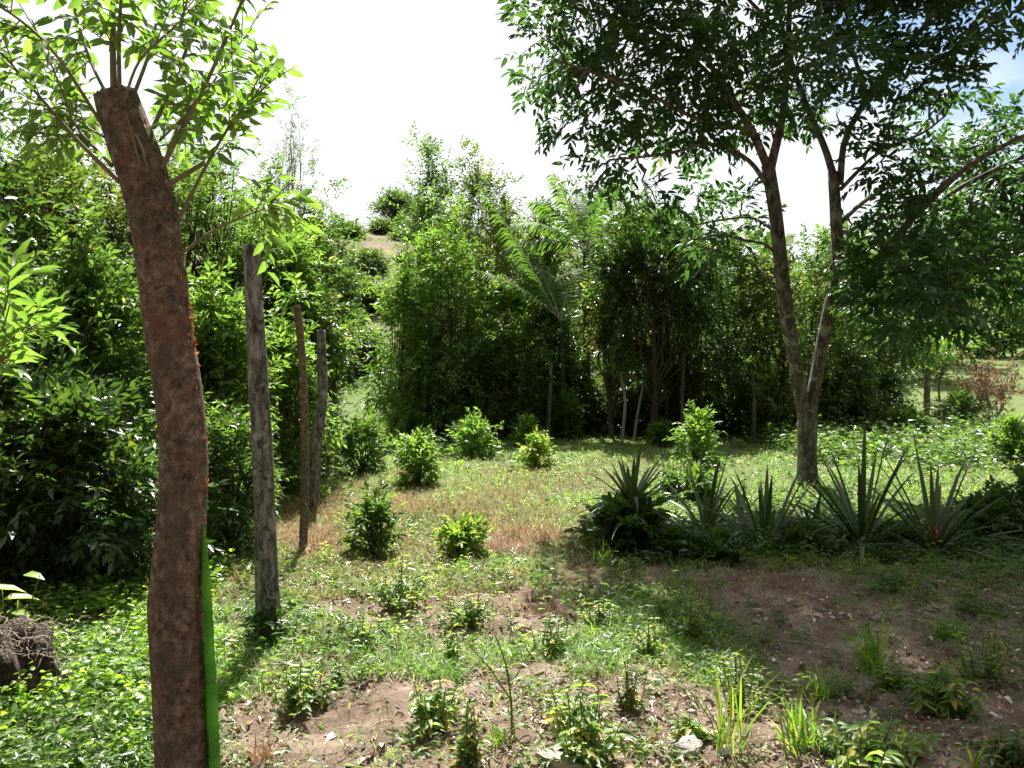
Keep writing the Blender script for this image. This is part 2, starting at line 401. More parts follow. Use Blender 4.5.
def ground_material():
    m, nt, N, L = new_mat('soil')
    tc = N.new('ShaderNodeTexCoord')
    def noise(sc_, det=8, ro=.6, dist=0):
        n = N.new('ShaderNodeTexNoise'); n.inputs['Scale'].default_value = sc_; n.inputs['Detail'].default_value = det
        n.inputs['Roughness'].default_value = ro; n.inputs['Distortion'].default_value = dist
        L.new(tc.outputs['Object'], n.inputs['Vector']); return n.outputs['Fac']
    def mixc(f, a, b):
        x = N.new('ShaderNodeMix'); x.data_type = 'RGBA'
        L.new(f, x.inputs[0])
        for k, s in ((6, a), (7, b)):
            if isinstance(s, tuple): x.inputs[k].default_value = (*s, 1)
            else: L.new(s, x.inputs[k])
        return x.outputs[2]
    def rmp(f, stops):
        r = ramp(N, stops); L.new(f, r.inputs[0]); return r.outputs[0]
    soil = rmp(noise(3.2, 12, .75), [(.3, (.06, .038, .026)), (.46, (.145, .10, .074)), (.6, (.26, .19, .145)), (.8, (.40, .32, .26))])
    v = N.new('ShaderNodeTexVoronoi'); v.inputs['Scale'].default_value = 34; L.new(tc.outputs['Object'], v.inputs['Vector'])
    bits = rmp(v.outputs['Color'], [(0, (.07, .045, .03)), (.5, (.22, .16, .12)), (.8, (.34, .28, .23)), (1, (.6, .56, .5))])
    spot = rmp(v.outputs['Distance'], [(.25, (1, 1, 1)), (.36, (0, 0, 0))])
    lit = N.new('ShaderNodeMath'); lit.operation = 'MULTIPLY'
    L.new(spot, lit.inputs[0]); L.new(rmp(noise(6, 4), [(.42, (0, 0, 0)), (.58, (.8, .8, .8))]), lit.inputs[1])
    c = mixc(lit.outputs[0], soil, bits)
    # greener thatch away from the trodden soil, by the real position on the ground
    sep = N.new('ShaderNodeSeparateXYZ'); L.new(tc.outputs['Object'], sep.inputs[0])
    mr = N.new('ShaderNodeMapRange'); mr.inputs[1].default_value = 5.5; mr.inputs[2].default_value = 10
    L.new(sep.outputs['Y'], mr.inputs[0])
    add = N.new('ShaderNodeMath'); add.operation = 'ADD'; L.new(mr.outputs[0], add.inputs[0]); L.new(rmp(noise(1.1, 6), [(.35, (0, 0, 0)), (.7, (.9, .9, .9))]), add.inputs[1])
    gm = rmp(add.outputs[0], [(.55, (0, 0, 0)), (1.2 if False else 1., (.8, .8, .8))])
    thatch = rmp(noise(9, 10, .8), [(.3, (.045, .08, .02)), (.5, (.08, .14, .03)), (.64, (.14, .17, .05)), (.8, (.26, .22, .11))])
    c = mixc(gm, c, thatch)
    # far slopes: brown burnt soil with tufts
    mr2 = N.new('ShaderNodeMapRange'); mr2.inputs[1].default_value = 26; mr2.inputs[2].default_value = 36
    L.new(sep.outputs['Y'], mr2.inputs[0])
    slope = rmp(noise(.35, 12, .75), [(.35, (.10, .13, .05)), (.46, (.12, .12, .055)), (.54, (.16, .11, .08)), (.75, (.22, .16, .12))])
    fld = rmp(noise(.8, 12, .75), [(.3, (.06, .10, .03)), (.55, (.11, .15, .045)), (.8, (.2, .2, .08))])
    mx_ = N.new('ShaderNodeMapRange'); mx_.inputs[1].default_value = 0; mx_.inputs[2].default_value = 8; L.new(sep.outputs['X'], mx_.inputs[0])
    c = mixc(mr2.outputs[0], c, mixc(mx_.outputs[0], slope, fld))
    p = N.new('ShaderNodeBsdfPrincipled'); p.inputs['Roughness'].default_value = .95; p.inputs['Specular IOR Level'].default_value = .15
    L.new(c, p.inputs['Base Color'])
    b = N.new('ShaderNodeBump'); b.inputs['Strength'].default_value = .9; b.inputs['Distance'].default_value = .03
    h = N.new('ShaderNodeMath'); h.operation = 'ADD'; L.new(noise(14, 12, .8), h.inputs[0])
    h2 = N.new('ShaderNodeMath'); h2.operation = 'MULTIPLY'; h2.inputs[1].default_value = .25; L.new(lit.outputs[0], h2.inputs[0]); L.new(h2.outputs[0], h.inputs[1])
    L.new(h.outputs[0], b.inputs['Height']); L.new(b.outputs[0], p.inputs['Normal'])
    o = N.new('ShaderNodeOutputMaterial'); L.new(p.outputs[0], o.inputs[0])
    return m
me.materials.append(ground_material())

# ---------------------------------------------------------------- ground cover (nobody could count it)
def vnoise(x, y, s, seed):
    g = np.random.default_rng(seed); tab = g.random((64, 64))
    u = x*s+100; v = y*s+100; i = np.floor(u).astype(int); j = np.floor(v).astype(int); a = u-i; b = v-j
    a = a*a*(3-2*a); b = b*b*(3-2*b)
    f = lambda p, q: tab[p % 64, q % 64]
    return (f(i, j)*(1-a)+f(i+1, j)*a)*(1-b)+(f(i, j+1)*(1-a)+f(i+1, j+1)*a)*b
def fbm(x, y, s, seed): return (vnoise(x, y, s, seed)*.55+vnoise(x, y, s*2.3, seed+1)*.3+vnoise(x, y, s*5.1, seed+2)*.15)
def scatter(n, y0, y1, gen, half=.78, pw=1.0):
    u = gen.random(n); y = 1/((1-u)/y0+u/y1)
    x = gen.uniform(-1, 1, n)*(half*y+.6)
    return x, y
def bare(x, y):
    """1 on trodden soil, 0 in grass"""
    n = fbm(x, y, 1.1, 40)
    b = sstep((5.7+1.2*(n-.5)*3-y)/.9)*sstep((x+1.5+.8*(n-.5))/.5)
    patch = sstep((n-.60)/.06)*(y < 9)
    shade = sstep((x-.9)/.6)*sstep((6.9-y)/.6)
    return np.clip(np.maximum.reduce([b, patch, shade]), 0, 1)
def straw(x, y):
    return np.clip(np.exp(-(((x+1.9)/2.0)**2+((y-9.6)/2.6)**2))*1.3+np.exp(-(((x-.1)/.8)**2+((y-7.9)/.6)**2))*.6+np.exp(-(((x-1.)/1.6)**2+((y-12.5)/2)**2))*.6+.06, 0, 1)
def P3(x, y, dz=0.): return np.stack([x, y, hgt(x, y)+dz], -1)
gg = np.random.default_rng(21)
# thin green grass
g = Geo(); x, y = scatter(330000, 3.0, 21, gg)
k = gg.random(len(x)) < np.clip(1.02-bare(x, y)*1.0, .02, 1)*np.clip(fbm(x, y, .9, 60)*2.2-.4, .1, 1)*(1-.75*straw(x, y))
x, y = x[k], y[k]; n = len(x)
blades(g, P3(x, y, -.004), gg.uniform(.03, .12, n)*(.6+.8*fbm(x, y, 1.7, 65)), .0032+.0009*np.maximum(y-3, 0), gg.uniform(.4, 1.7, n), gg)
tag(g.build('grass', M['grass']), 'thin short green grass covering the clearing', 'grass', kind='stuff')
# dry reddish grass patches
g = Geo(); x, y = scatter(200000, 5.5, 18, gg)
m_ = straw(x, y)
k = gg.random(len(x)) < m_*np.clip(fbm(x, y, 1.3, 70)*2.4-.45, 0.05, 1); x, y = x[k], y[k]; n = len(x)
blades(g, P3(x, y, -.004), gg.uniform(.05, .17, n), .002+.0004*y, gg.uniform(.3, 1.5, n), gg)
tag(g.build('dry_grass', M['dry']), 'dry reddish brown grass among the green near the posts', 'dry grass', kind='stuff')
# low broad-leaved weeds
def sprigs(name, label, mat, x, y, ll, gen, k=6, h=.08, lw=.5, near=False, Ls=None):
    g = Geo(); n = len(x); P = P3(x, y, .0)
    A = gen.normal(0, .5, (n, 3)); A[:, 2] = gen.uniform(.3, 1.3, n)
    L_ = ll*(1+.03*np.maximum(y-4, 0)) if np.ndim(ll) == 0 else ll
    gen2 = gen
    A = norm(A); t = (np.arange(k)+.5)/k
    Pk = P[:, None]+A[:, None]*(t[None, :, None]*(h*gen.uniform(.5, 1.4, n))[:, None, None])
    az = gen.uniform(0, 6.28, n)[:, None]+np.arange(k)[None]*2.4+gen.normal(0, .3, (n, k))
    D = np.stack([np.cos(az), np.sin(az), gen.uniform(-.25, .5, (n, k))], -1)
    NN = np.array([0, 0, 1.])+gen.normal(0, .6, (n, k, 3))
    sz = (L_[:, None] if np.ndim(L_) else L_)*gen.uniform(.5, 1.15, (n, k))
    r = gen.random((n, k))*.5+gen.random((n, 1))*.5
    add_leaves(g, Pk.reshape(-1, 3), D.reshape(-1, 3), NN.reshape(-1, 3), sz.ravel(), sz.ravel()*lw, near, r.ravel(), gen=gen)
    return tag(g.build(name, M[mat]), label, 'weeds', kind='stuff')
x, y = scatter(21000, 3.2, 20, gg)
k = gg.random(len(x)) < np.clip(1.0-bare(x, y)*.93, 0, 1)*np.clip(fbm(x, y, 1.4, 80)*2.6-.85, 0.02, 1)*(1-.6*straw(x, y))
sprigs('low_weeds', 'low broad leaved weeds mixed through the grass', 'mid', x[k], y[k], .05, gg, 7, .10, .42)
x, y = scatter(12000, 3.2, 19, gg)
k = gg.random(len(x)) < np.clip(1.0-bare(x, y)*.95, 0, 1)*np.clip(fbm(x, y, 1.1, 90)*2.6-.9, 0.01, 1)*(1-.6*straw(x, y))
sprigs('bright_weeds', 'bright yellow green seedlings mixed through the grass', 'light', x[k], y[k], .046, gg, 6, .09, .4)
x, y = scatter(5200, 4.0, 18, gg)
k = gg.random(len(x)) < np.clip(1.0-bare(x, y)*.97, 0, 1)*np.clip(fbm(x, y, 1.0, 110)*3.4-1.6, 0.03, 1)*(1-.6*straw(x, y))
sprigs('tall_weeds', 'ankle high leafy weeds in clumps across the clearing', 'mid', x[k], y[k], .065, gg, 12, .26, .38)
x, y = scatter(3600, 4.0, 17, gg)
k = gg.random(len(x)) < np.clip(1.0-bare(x, y)*.97, 0, 1)*np.clip(fbm(x, y, 1.2, 120)*3.4-1.7, 0.03, 1)*(1-.6*straw(x, y))
sprigs('yellow_weeds', 'yellow green weeds in clumps across the clearing', 'lime', x[k], y[k], .05, gg, 9, .18, .36)
x, y = scatter(4200, 2.9, 5.9, gg)
k = (x > -1.4) & (gg.random(len(x)) < np.clip(fbm(x, y, 2.4, 131)*5.5-3.2, .02, 1))
for q, (mt, nm, sl) in enumerate((('light', 'sprawling_weeds', slice(0, None, 3)), ('mid', 'creeping_weeds', slice(1, None, 3)), ('olive', 'fading_weeds', slice(2, None, 3)))):
    sprigs(nm, ['bright', 'mid green', 'yellowing'][q]+' sprawling weeds in loose patches on the foreground soil', mt, x[k][sl], y[k][sl], [.05, .038, .045][q], gg, [9, 12, 8][q], [.13, .17, .10][q], [.42, .3, .36][q], True)
x = gg.uniform(-4.4, -1.25, 9000); y = gg.uniform(2.7, 7.5, 9000)
k = (gg.random(9000) < sstep((-x-.34*y-.02+.5*(fbm(x, y, 2, 95)-.5))/.25)*np.clip(fbm(x, y, 2.6, 97)*4-1.6, .03, 1)) & (x > -.72*y-.4)
sprigs('round_leaf_cover', 'carpet of small round bright leaves left of the big stump', 'light', x[k][::2], y[k][::2], .05, gg, 7, .17, .72, True)
sprigs('yellow_leaf_cover', 'yellow green seedlings in the leafy carpet left of the thick stump', 'lime', x[k][1::2], y[k][1::2], .044, gg, 7, .19, .66, True)
# dark weeds below the pineapples
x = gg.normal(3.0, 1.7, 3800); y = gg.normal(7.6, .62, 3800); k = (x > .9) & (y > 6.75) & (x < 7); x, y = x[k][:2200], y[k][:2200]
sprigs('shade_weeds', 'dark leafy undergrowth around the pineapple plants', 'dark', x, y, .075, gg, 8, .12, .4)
# scrubby creepers, right mid-distance
x = gg.uniform(5.0, 16, 9000); y = gg.uniform(12.5, 23, 9000)
k = gg.random(9000) < np.clip(fbm(x, y, .7, 99)*2.6-.7, 0, 1)*sstep((y-11.8-.1*x)/2)*(y < 19.5)
sprigs('creeping_scrub', 'knee high tangle of creepers in front of the right hand fence posts', 'mid', x[k], y[k], .10, gg, 9, .42, .5)
# dead leaves and twigs
g = Geo(); x, y = scatter(27000, 2.9, 9, gg)
k = gg.random(len(x)) < np.clip(bare(x, y)*.9+.12, 0, 1)*np.clip(fbm(x, y, 1.6, 30)*2.4-.5, .08, 1); x, y = x[k], y[k]; n = len(x)
az = gg.uniform(0, 6.28, n); D = np.stack([np.cos(az), np.sin(az), gg.normal(0, .25, n)], -1)
sz = np.minimum(gg.gamma(1.6, .013, n)+.007, .07)
add_leaves(g, P3(x, y, .006+gg.random(n)*.01), D, np.array([0, 0, 1.])+gg.normal(0, .45, (n, 3)), sz, sz*gg.uniform(.3, .6, n), True, curl=1.8, gen=gg)
tag(g.build('leaf_litter', M['litter']), 'dry brown and pale dead leaves lying on the bare soil', 'dead leaves', kind='stuff')
x = gg.uniform(.7, 6.2, 3200); y = gg.uniform(4.8, 6.9, 3200); k = gg.random(3200) < np.clip(fbm(x, y, 1.5, 33)*4.5-2.5, .03, 1)
sprigs('shaded_weeds', 'sparse low weeds on the shaded soil in front of the pineapple plants', 'mid', x[k], y[k], .06, gg, 8, .13, .36)
g = Geo(); x, y = scatter(900, 2.9, 8, gg)
for a, b in zip(x, y):
    th = gg.uniform(0, 6.28); l_ = gg.uniform(.05, .28); z = float(hgt(a, b))+.012
    e = np.array([a+np.cos(th)*l_, b+np.sin(th)*l_, 0]); e[2] = float(hgt(e[0], e[1]))+gg.uniform(.008, .03)
    g.tube(limb([a, b, z], e, gg, .05, 0, 4), np.linspace(.0035, .0015, 4)*gg.uniform(.6, 1.3), 4, cap=False)
tag(g.build('fallen_twigs', M['wood']), 'thin dry twigs scattered over the bare soil', 'twigs', kind='stuff')
# pebbles
g = Geo(); x, y = scatter(1500, 2.9, 7.5, gg); k = gg.random(len(x)) < bare(x, y)+.1
oct_ = norm(np.array([[1, 0, 0], [-1, 0, 0], [0, 1, 0], [0, -1, 0], [0, 0, 1], [0, 0, -1.]]))
oT = np.array([[0, 2, 4], [2, 1, 4], [1, 3, 4], [3, 0, 4], [2, 0, 5], [1, 2, 5], [3, 1, 5], [0, 3, 5]])
for a, b in zip(x[k], y[k]):
    s = gg.gamma(2, .004)+.004
    g.add(oct_*s*gg.uniform(.5, 1.2, (6, 3))*[1, 1, .6]+[a, b, float(hgt(a, b))+s*.2], oT, gg.random())
tag(g.build('pebbles', M['stone']), 'small pale pebbles and clods on the bare soil', 'pebbles', kind='stuff')

# ================================================================ FOREGROUND STUMP WITH SPROUTS
TD = 2.7
def pxw(w, d): return w/F*d/2
st = ground_at(188, 872); st = at(188, 872, TD); st[2] = float(hgt(st[0], TD))-.04
stump = thing('sprouting_stump', st, 'thick red brown tree stump with peeling bark and leafy new shoots, nearest the camera', 'tree stump')
ctr = [(188, 880, 62), (185, 800, 56), (182, 740, 55), (180, 680, 55), (176, 610, 56), (178, 565, 52), (182, 510, 48), (184, 450, 47), (178, 390, 47), (169, 335, 47), (164, 290, 47), (160, 258, 47), (154, 215, 48), (145, 180, 48), (134, 150, 48), (123, 118, 45), (116, 95, 42)]
pts = cr([at(a, b, TD) for a, b, w in ctr], 90); rad = np.interp(np.linspace(0, len(ctr)-1, 90), range(len(ctr)), [pxw(w, TD) for _, _, w in ctr])
g = Geo(); g.tube(pts, rad*.98, 28, .022, seed=3); trunk_ob = g.build('trunk', M['redbark'], stump)
# jagged cut top
g = Geo(); gt = np.random.default_rng(8); top = pts[-1]
for i in range(34):
    a = gt.uniform(0, 6.28); r = rad[-1]*gt.uniform(.55, .98); p = top+np.array([np.cos(a)*r, np.sin(a)*r, -.01])
    h = gt.uniform(.012, .035)*(1 if np.cos(a) > .2 else .5)
    blades(g, p[None], h, .016, .15, gt)
g.build('splintered_top', M['redbark'], stump)
# peeling flakes
g = Geo()
for i in range(190):
    u = int(gt.uniform(4, 84)); a = gt.uniform(-.75, .75) if i % 4 else gt.uniform(2.4, 3.6)
    if i % 3 == 0: a = gt.normal(0, .3); 
    p = pts[u]+rad[u]*.99*np.array([np.cos(a), -abs(np.sin(a))*.9, 0])+np.array([0, 0, 0])
    out = np.array([np.cos(a), -abs(np.sin(a)), 0]); D = out*gt.uniform(.15, .8)+np.array([0, 0, gt.choice([-1, 1])])*.8+gt.normal(0, .2, 3)
    L_ = gt.uniform(.006, .022); add_leaves(g, p[None], D[None], (out+gt.normal(0, .3, 3))[None], L_, L_*.5, True, curl=1.5, gen=gt)
for i in range(26):   # orange flap along the right side above the cactus
    u = int(np.interp(gt.uniform(395, 470), [100, 870], [88, 2])); p = pts[u]+rad[u]*np.array([1.0, -.15, 0])
    add_leaves(g, p[None], np.array([[.35, -.1, gt.uniform(-1, 1)]]), np.array([[.6, -.6, 0.]]), gt.uniform(.012, .026), .010, True, curl=2, gen=gt)
tag(g.build('peeling_bark', M['flake'], stump), kind='stuff')
SPR = [  # (pixel path, depth offset at the end, radius px, first leafy fraction)
 ([(115, 122), (113, 60), (113, 0), (110, -60)], -.05, 3.6, .4), ([(120, 112), (119, 40), (122, -10), (128, -50)], -.15, 2.2, .4),
 ([(153, 128), (175, 78), (195, 25), (207, -30)], .2, 2.2, .15), ([(162, 168), (185, 122), (210, 75), (246, -8)], -.1, 2.8, .2),
 ([(163, 168), (178, 125), (197, 88)], .3, 2.0, .3), ([(178, 222), (203, 172), (235, 118), (268, 84)], .1, 2.0, .35),
 ([(184, 252), (214, 230), (250, 214), (272, 207)], .05, 1.6, .75), ([(119, 182), (80, 143), (40, 97), (-5, 45)], -.1, 2.3, .3),
 ([(112, 166), (76, 126), (60, 85), (32, 20)], .25, 1.8, .25), ([(104, 137), (82, 123), (60, 98), (40, 60)], .4, 1.3, .2),
 ([(150, 196), (136, 150), (126, 112)], -.10, 1.2, .9), ([(152, 196), (143, 152), (131, 126)], -.10, 1.1, .9),
 ([(160, 140), (200, 100), (228, 60), (250, 30)], .45, 1.5, .2), ([(130, 105), (150, 50), (160, 0), (165, -40)], .3, 2.0, .3),
 ([(112, 105), (90, 60), (75, 10), (65, -40)], .35, 2.0, .35), ([(122, 108), (140, 60), (180, 20), (190, -20)], -.3, 1.6, .4), ([(104, 128), (60, 60), (20, 20), (-30, -10)], -.25, 1.8, .4)]
g = Geo(); lf = Geo()
for path, dz, rw, f0 in SPR:
    n = len(path); P = cr([at(a, b, TD-.03+dz*(i/(n-1))**.8) for i, (a, b) in enumerate(path)], 16)
    g.tube(P, np.linspace(rw, rw*.45, 16)*TD/F, 6, cap=False)
    if f0 > .8: continue
    ns = int(6+np.linalg.norm(P[-1]-P[0])*15)
    for q in range(ns):
        u = f0+(1-f0)*(q+.5)/ns*1.0; j = min(int(u*15), 14); p = P[j]
        a = rvec(1, gt)[0]*.8+norm(P[min(j+1, 15)]-P[max(j-1, 0)])*.7; a[2] -= .15
        sprays(lf, p[None], a[None], 7, .17, .064, .03, .4, True, gt, tw=g, flat=.8)
g.tube([at(166, 186, TD-.02), at(204, 163, TD-.12)], [.009, .007], 7)
g.build('shoot', M['sprout'], stump)
for q in ([(272, 207), (0, 0)],):   # the bright leaves at the tip of the low shoot
    for dx, dy in ((0, 0), (-18, 2), (18, 8), (8, -4), (-6, 8)):
        p = at(268+dx, 206+dy, TD+.05); add_leaves(lf, p[None], np.array([[gt.normal(0, .5), gt.normal(0, .4), -.6]]), np.array([[.2, -1, .4]]), .07, .033, True, gen=gt, r=np.array([.9]))
lf.build('leaves', M['light'], stump)
# climbing cactus: three-ribbed stem with wavy edges
g = Geo(); cp = [(203, 525, 2), (204, 560, 7), (207, 610, 8), (209, 660, 9), (211, 715, 11), (213, 768, 11), (212, 830, 13), (207, 880, 12)]
P = cr([at(a, b, TD-.02) for a, b, w in cp], 180); w = np.interp(np.linspace(0, 7, 180), range(8), [pxw(q[2], TD) for q in cp])
V = []; T = []
for i in range(180):
    for k_ in range(6):
        a = k_*np.pi/3+.52; r = w[i]*(1.2*(1+.16*abs(np.sin(i*.62+.5*np.sin(i*.13)))) if k_ % 2 == 0 else .42)
        V.append(P[i]+np.array([np.cos(a)*r, np.sin(a)*r, 0]))
for i in range(179):
    for k_ in range(6):
        a = i*6+k_; b = i*6+(k_+1) % 6; T += [[a, b, b+6], [a, b+6, a+6]]
cb = P[-1]; g.add(np.array(V), T, np.repeat(np.clip(.5+.3*np.sin(np.arange(179)*.2)+gt.normal(0, .12, 179), 0, 1), 12))
tag(g.build('climbing_cactus', M['cactus'], origin=cb, smooth=False), 'bright green ribbed cactus stem climbing the right side of the thick red brown stump', 'cactus')

# ================================================================ FENCE POSTS
def post(name, label, path, d, mat='post', sides=14, lump=.035, seed=1, cat='fence post', group=None, cut=True):
    P = cr([at(a, b, d) for a, b, w in path], 40); r = np.interp(np.linspace(0, len(path)-1, 40), range(len(path)), [pxw(q[2], d) for q in path])
    b = P[0].copy(); b[2] = float(hgt(b[0], b[1]))
    if P[0][2] > b[2]-.03: P[0][2] = b[2]-.05
    g = Geo(); g.tube(P, r, sides, lump, seed=seed)
    return tag(g.build(name, M[mat], origin=b), label, cat, group)
b2 = ground_at(268, 638)[1]; print('post d', b2)
post('fence_post', 'tall thick grey round fence post with flat cut top, leaning slightly left', [(269, 645, 26), (268, 600, 24), (265, 520, 21), (262, 440, 20.5), (258, 380, 20), (255, 320, 17.5), (251, 245, 16)], b2, seed=4, sides=20)
d3 = ground_at(303, 548)[1]
post('live_fence_stake', 'thin reddish brown stake with a leafy tip, right of the thick grey post', [(303, 552, 8.5), (305, 480, 8), (304, 400, 8), (301, 345, 7.5), (297, 305, 8)], d3, 'redbark', seed=5, cat='fence stake')
d4 = ground_at(315, 512)[1]
post('fence_post', 'crooked mossy grey post between the thin stake and the dark round bush', [(315, 516, 10), (314, 480, 11), (317, 440, 12), (322, 400, 11), (322, 365, 10), (321, 330, 8)], d4, seed=6)
d5 = ground_at(325, 478)[1]
post('fence_post', 'short slanting grey post just behind the crooked mossy post', [(322, 482, 8), (326, 450, 8), (325, 420, 7), (324, 392, 6)], d5, seed=7)
d6 = ground_at(333, 452)[1]
post('fence_post', 'dark distant post at the foot of the brown slope, last of the left row', [(333, 455, 7), (335, 410, 7), (336, 350, 6)], d6, 'bark', seed=8)
for i, (px, b, tp, w, lb) in enumerate([(878, 410, 374, 4.5, 'thin dark post under the trees, leftmost of the three right hand posts'), (927, 415, 371, 5, 'dark upright post in the scrub, middle of the three right hand posts')]):
    d = ground_at(px, b)[1]; post('fence_post', lb, [(px-1, b+2, w*1.4), (px, (b+tp)/2, w*1.3), (px+.5, tp-3, w*1.3)], d, 'bark', 8, seed=20+i)
d = ground_at(981, 400)[1]
fp = thing('fence_post', on_ground(981, d), 'forked dark post in the sunny field, rightmost of the three right hand posts', 'fence post')
g = Geo(); g.tube([at(982, 402, d), at(981, 385, d), at(979.5, 369, d)], [pxw(6, d), pxw(6.5, d), pxw(4, d)], 8, .05); g.build('shaft', M['bark'], fp)
g = Geo(); g.tube([at(981, 385, d), at(984, 376, d), at(985, 372, d)], [pxw(4, d), pxw(5, d), pxw(3.5, d)], 8, .05); g.build('fork', M['bark'], fp)

# leafy tip of the live stake, a part of it in nature; sapling tops
tips = bpy.data.objects['live_fence_stake']
g = Geo(); gt = np.random.default_rng(77); c0 = at(297, 300, d3)
A = rvec(16, gt); A[:, 2] = np.abs(A[:, 2])*.5
sprays(g, c0+gt.normal(0, .03, (16, 3)), A, 7, .26, .085, .036, .4, True, gt)
o = g.build('leafy_tip', M['light'], None, origin=c0); o.location = c0-np.array(tips.location); o.parent = tips

# ================================================================ THE TALL TREE
BD = ground_at(808, 486)[1]; print('tree d', BD)
bt = on_ground(808, BD)
bigt = thing('tall_tree', bt-[0, 0, .03], 'tall dark leaved tree with two forked trunks standing behind the pineapple plants', 'tree')
def bp(a, b, o=0): return at(a, b, BD+o)
skel = []
def big_limb(geo, path, n=18, sides=10, lump=.03, seed=1):
    P = cr([bp(a, b, o) for a, b, w, o in path], n); r = np.interp(np.linspace(0, len(path)-1, n), range(len(path)), [pxw(q[2]*.88, BD) for q in path])
    geo.tube(P, r, sides, lump, seed=seed)
    for i in range(n): skel.append((P[i], r[i]))
g = Geo()
big_limb(g, [(809, 496, 34, 0), (808, 483, 25, 0), (807, 455, 22, 0), (807, 425, 22, 0), (807, 415, 17, 0)], 18, 14, seed=2)
big_limb(g, [(807, 436, 15, 0), (802, 402, 16.5, 0), (793, 350, 16, -.1), (785, 300, 16, -.15), (780, 255, 16, -.2), (775, 210, 15, -.2), (768, 165, 15, -.2)], 26, 12, seed=3)
big_limb(g, [(808, 436, 13, 0), (812, 402, 14.5, 0), (822, 345, 14, .1), (830, 308, 15, .1), (838, 270, 15, .1), (836, 220, 13, .1), (833, 172, 12, .1)], 26, 12, seed=4)
g.build('trunk', M['bark'], bigt)
LIMBS = [
 [(768, 168, 10, -.2), (752, 132, 9, -.4), (728, 92, 7, -.7), (700, 45, 5, -1.), (685, -20, 3, -1.2)],
 [(770, 170, 11, -.2), (783, 110, 9, -.1), (788, 40, 7, .1), (792, -60, 5, .2), (800, -160, 3, .2)],
 [(767, 185, 6, -.2), (748, 160, 5, -.4), (712, 144, 4, -.8), (665, 154, 3, -1.2), (610, 160, 2, -1.5)],
 [(782, 262, 4.5, -.2), (766, 245, 3.5, -.4), (744, 240, 3, -.6), (718, 235, 2.4, -.9), (694, 240, 1.5, -1.1)],
 [(784, 298, 3, -.2), (757, 268, 2.6, -.5), (722, 252, 2, -.9), (697, 246, 1.5, -1.1)],
 [(776, 232, 4, -.2), (752, 218, 3, .1), (722, 220, 2.5, .3), (690, 226, 2, .5)],
 [(750, 130, 5, -.4), (700, 120, 4.5, -.7), (650, 95, 4, -1.1), (600, 75, 3, -1.5), (555, 60, 2, -1.8)],
 [(728, 92, 5, -.7), (670, 40, 4, -1.), (610, 15, 3, -1.2), (560, 5, 2, -1.3)],
 [(833, 174, 9, .1), (824, 146, 8, .2), (806, 104, 7, .5), (791, 60, 6, .7), (770, -20, 4, 1.)],
 [(840, 185, 8, .1), (845, 140, 7, 0), (868, 97, 7, -.2), (887, 72, 6, -.4), (930, 18, 5, -.7), (965, -45, 3, -.9)],
 [(838, 225, 6, .1), (866, 200, 5, .4), (895, 184, 4, .7), (925, 170, 3, 1.)],
 [(840, 190, 5, .1), (876, 155, 4, -.2), (922, 133, 3, -.5), (945, 116, 2, -.6)],
 [(836, 310, 10, .1), (856, 294, 9, -.1), (880, 258, 9, -.4), (905, 226, 9, -.8), (940, 190, 8, -1.2), (970, 165, 6, -1.6), (1015, 140, 4, -2.), (1065, 118, 3, -2.4)],
 [(872, 270, 7, -.3), (912, 236, 7, -.2), (945, 198, 6, 0), (990, 172, 5, .2), (1040, 150, 3, .4)],
 [(838, 304, 7, .1), (870, 302, 6, -.4), (910, 299, 5, -.9), (950, 276, 4, -1.3), (990, 258, 3, -1.7), (1030, 250, 2, -2)],
 [(868, 97, 5, -.2), (850, 40, 4, -.6), (845, -30, 3, -1.), (850, -120, 2, -1.3)],
 [(788, 40, 5, .1), (740, -10, 4, .4), (690, -70, 3, .7), (650, -130, 2, 1.)],
 [(792, -60, 4, .2), (850, -120, 3, .2), (900, -190, 2, .2)], [(930, 18, 4, -.7), (990, -10, 3, -1.), (1050, -40, 2, -1.3)]]
for i, L_ in enumerate(LIMBS):
    g = Geo(); big_limb(g, L_, 18, 7, .03, seed=30+i); g.build('branch', M['bark'], bigt)
SK = np.array([s[0] for s in skel]); SR = np.array([s[1] for s in skel])
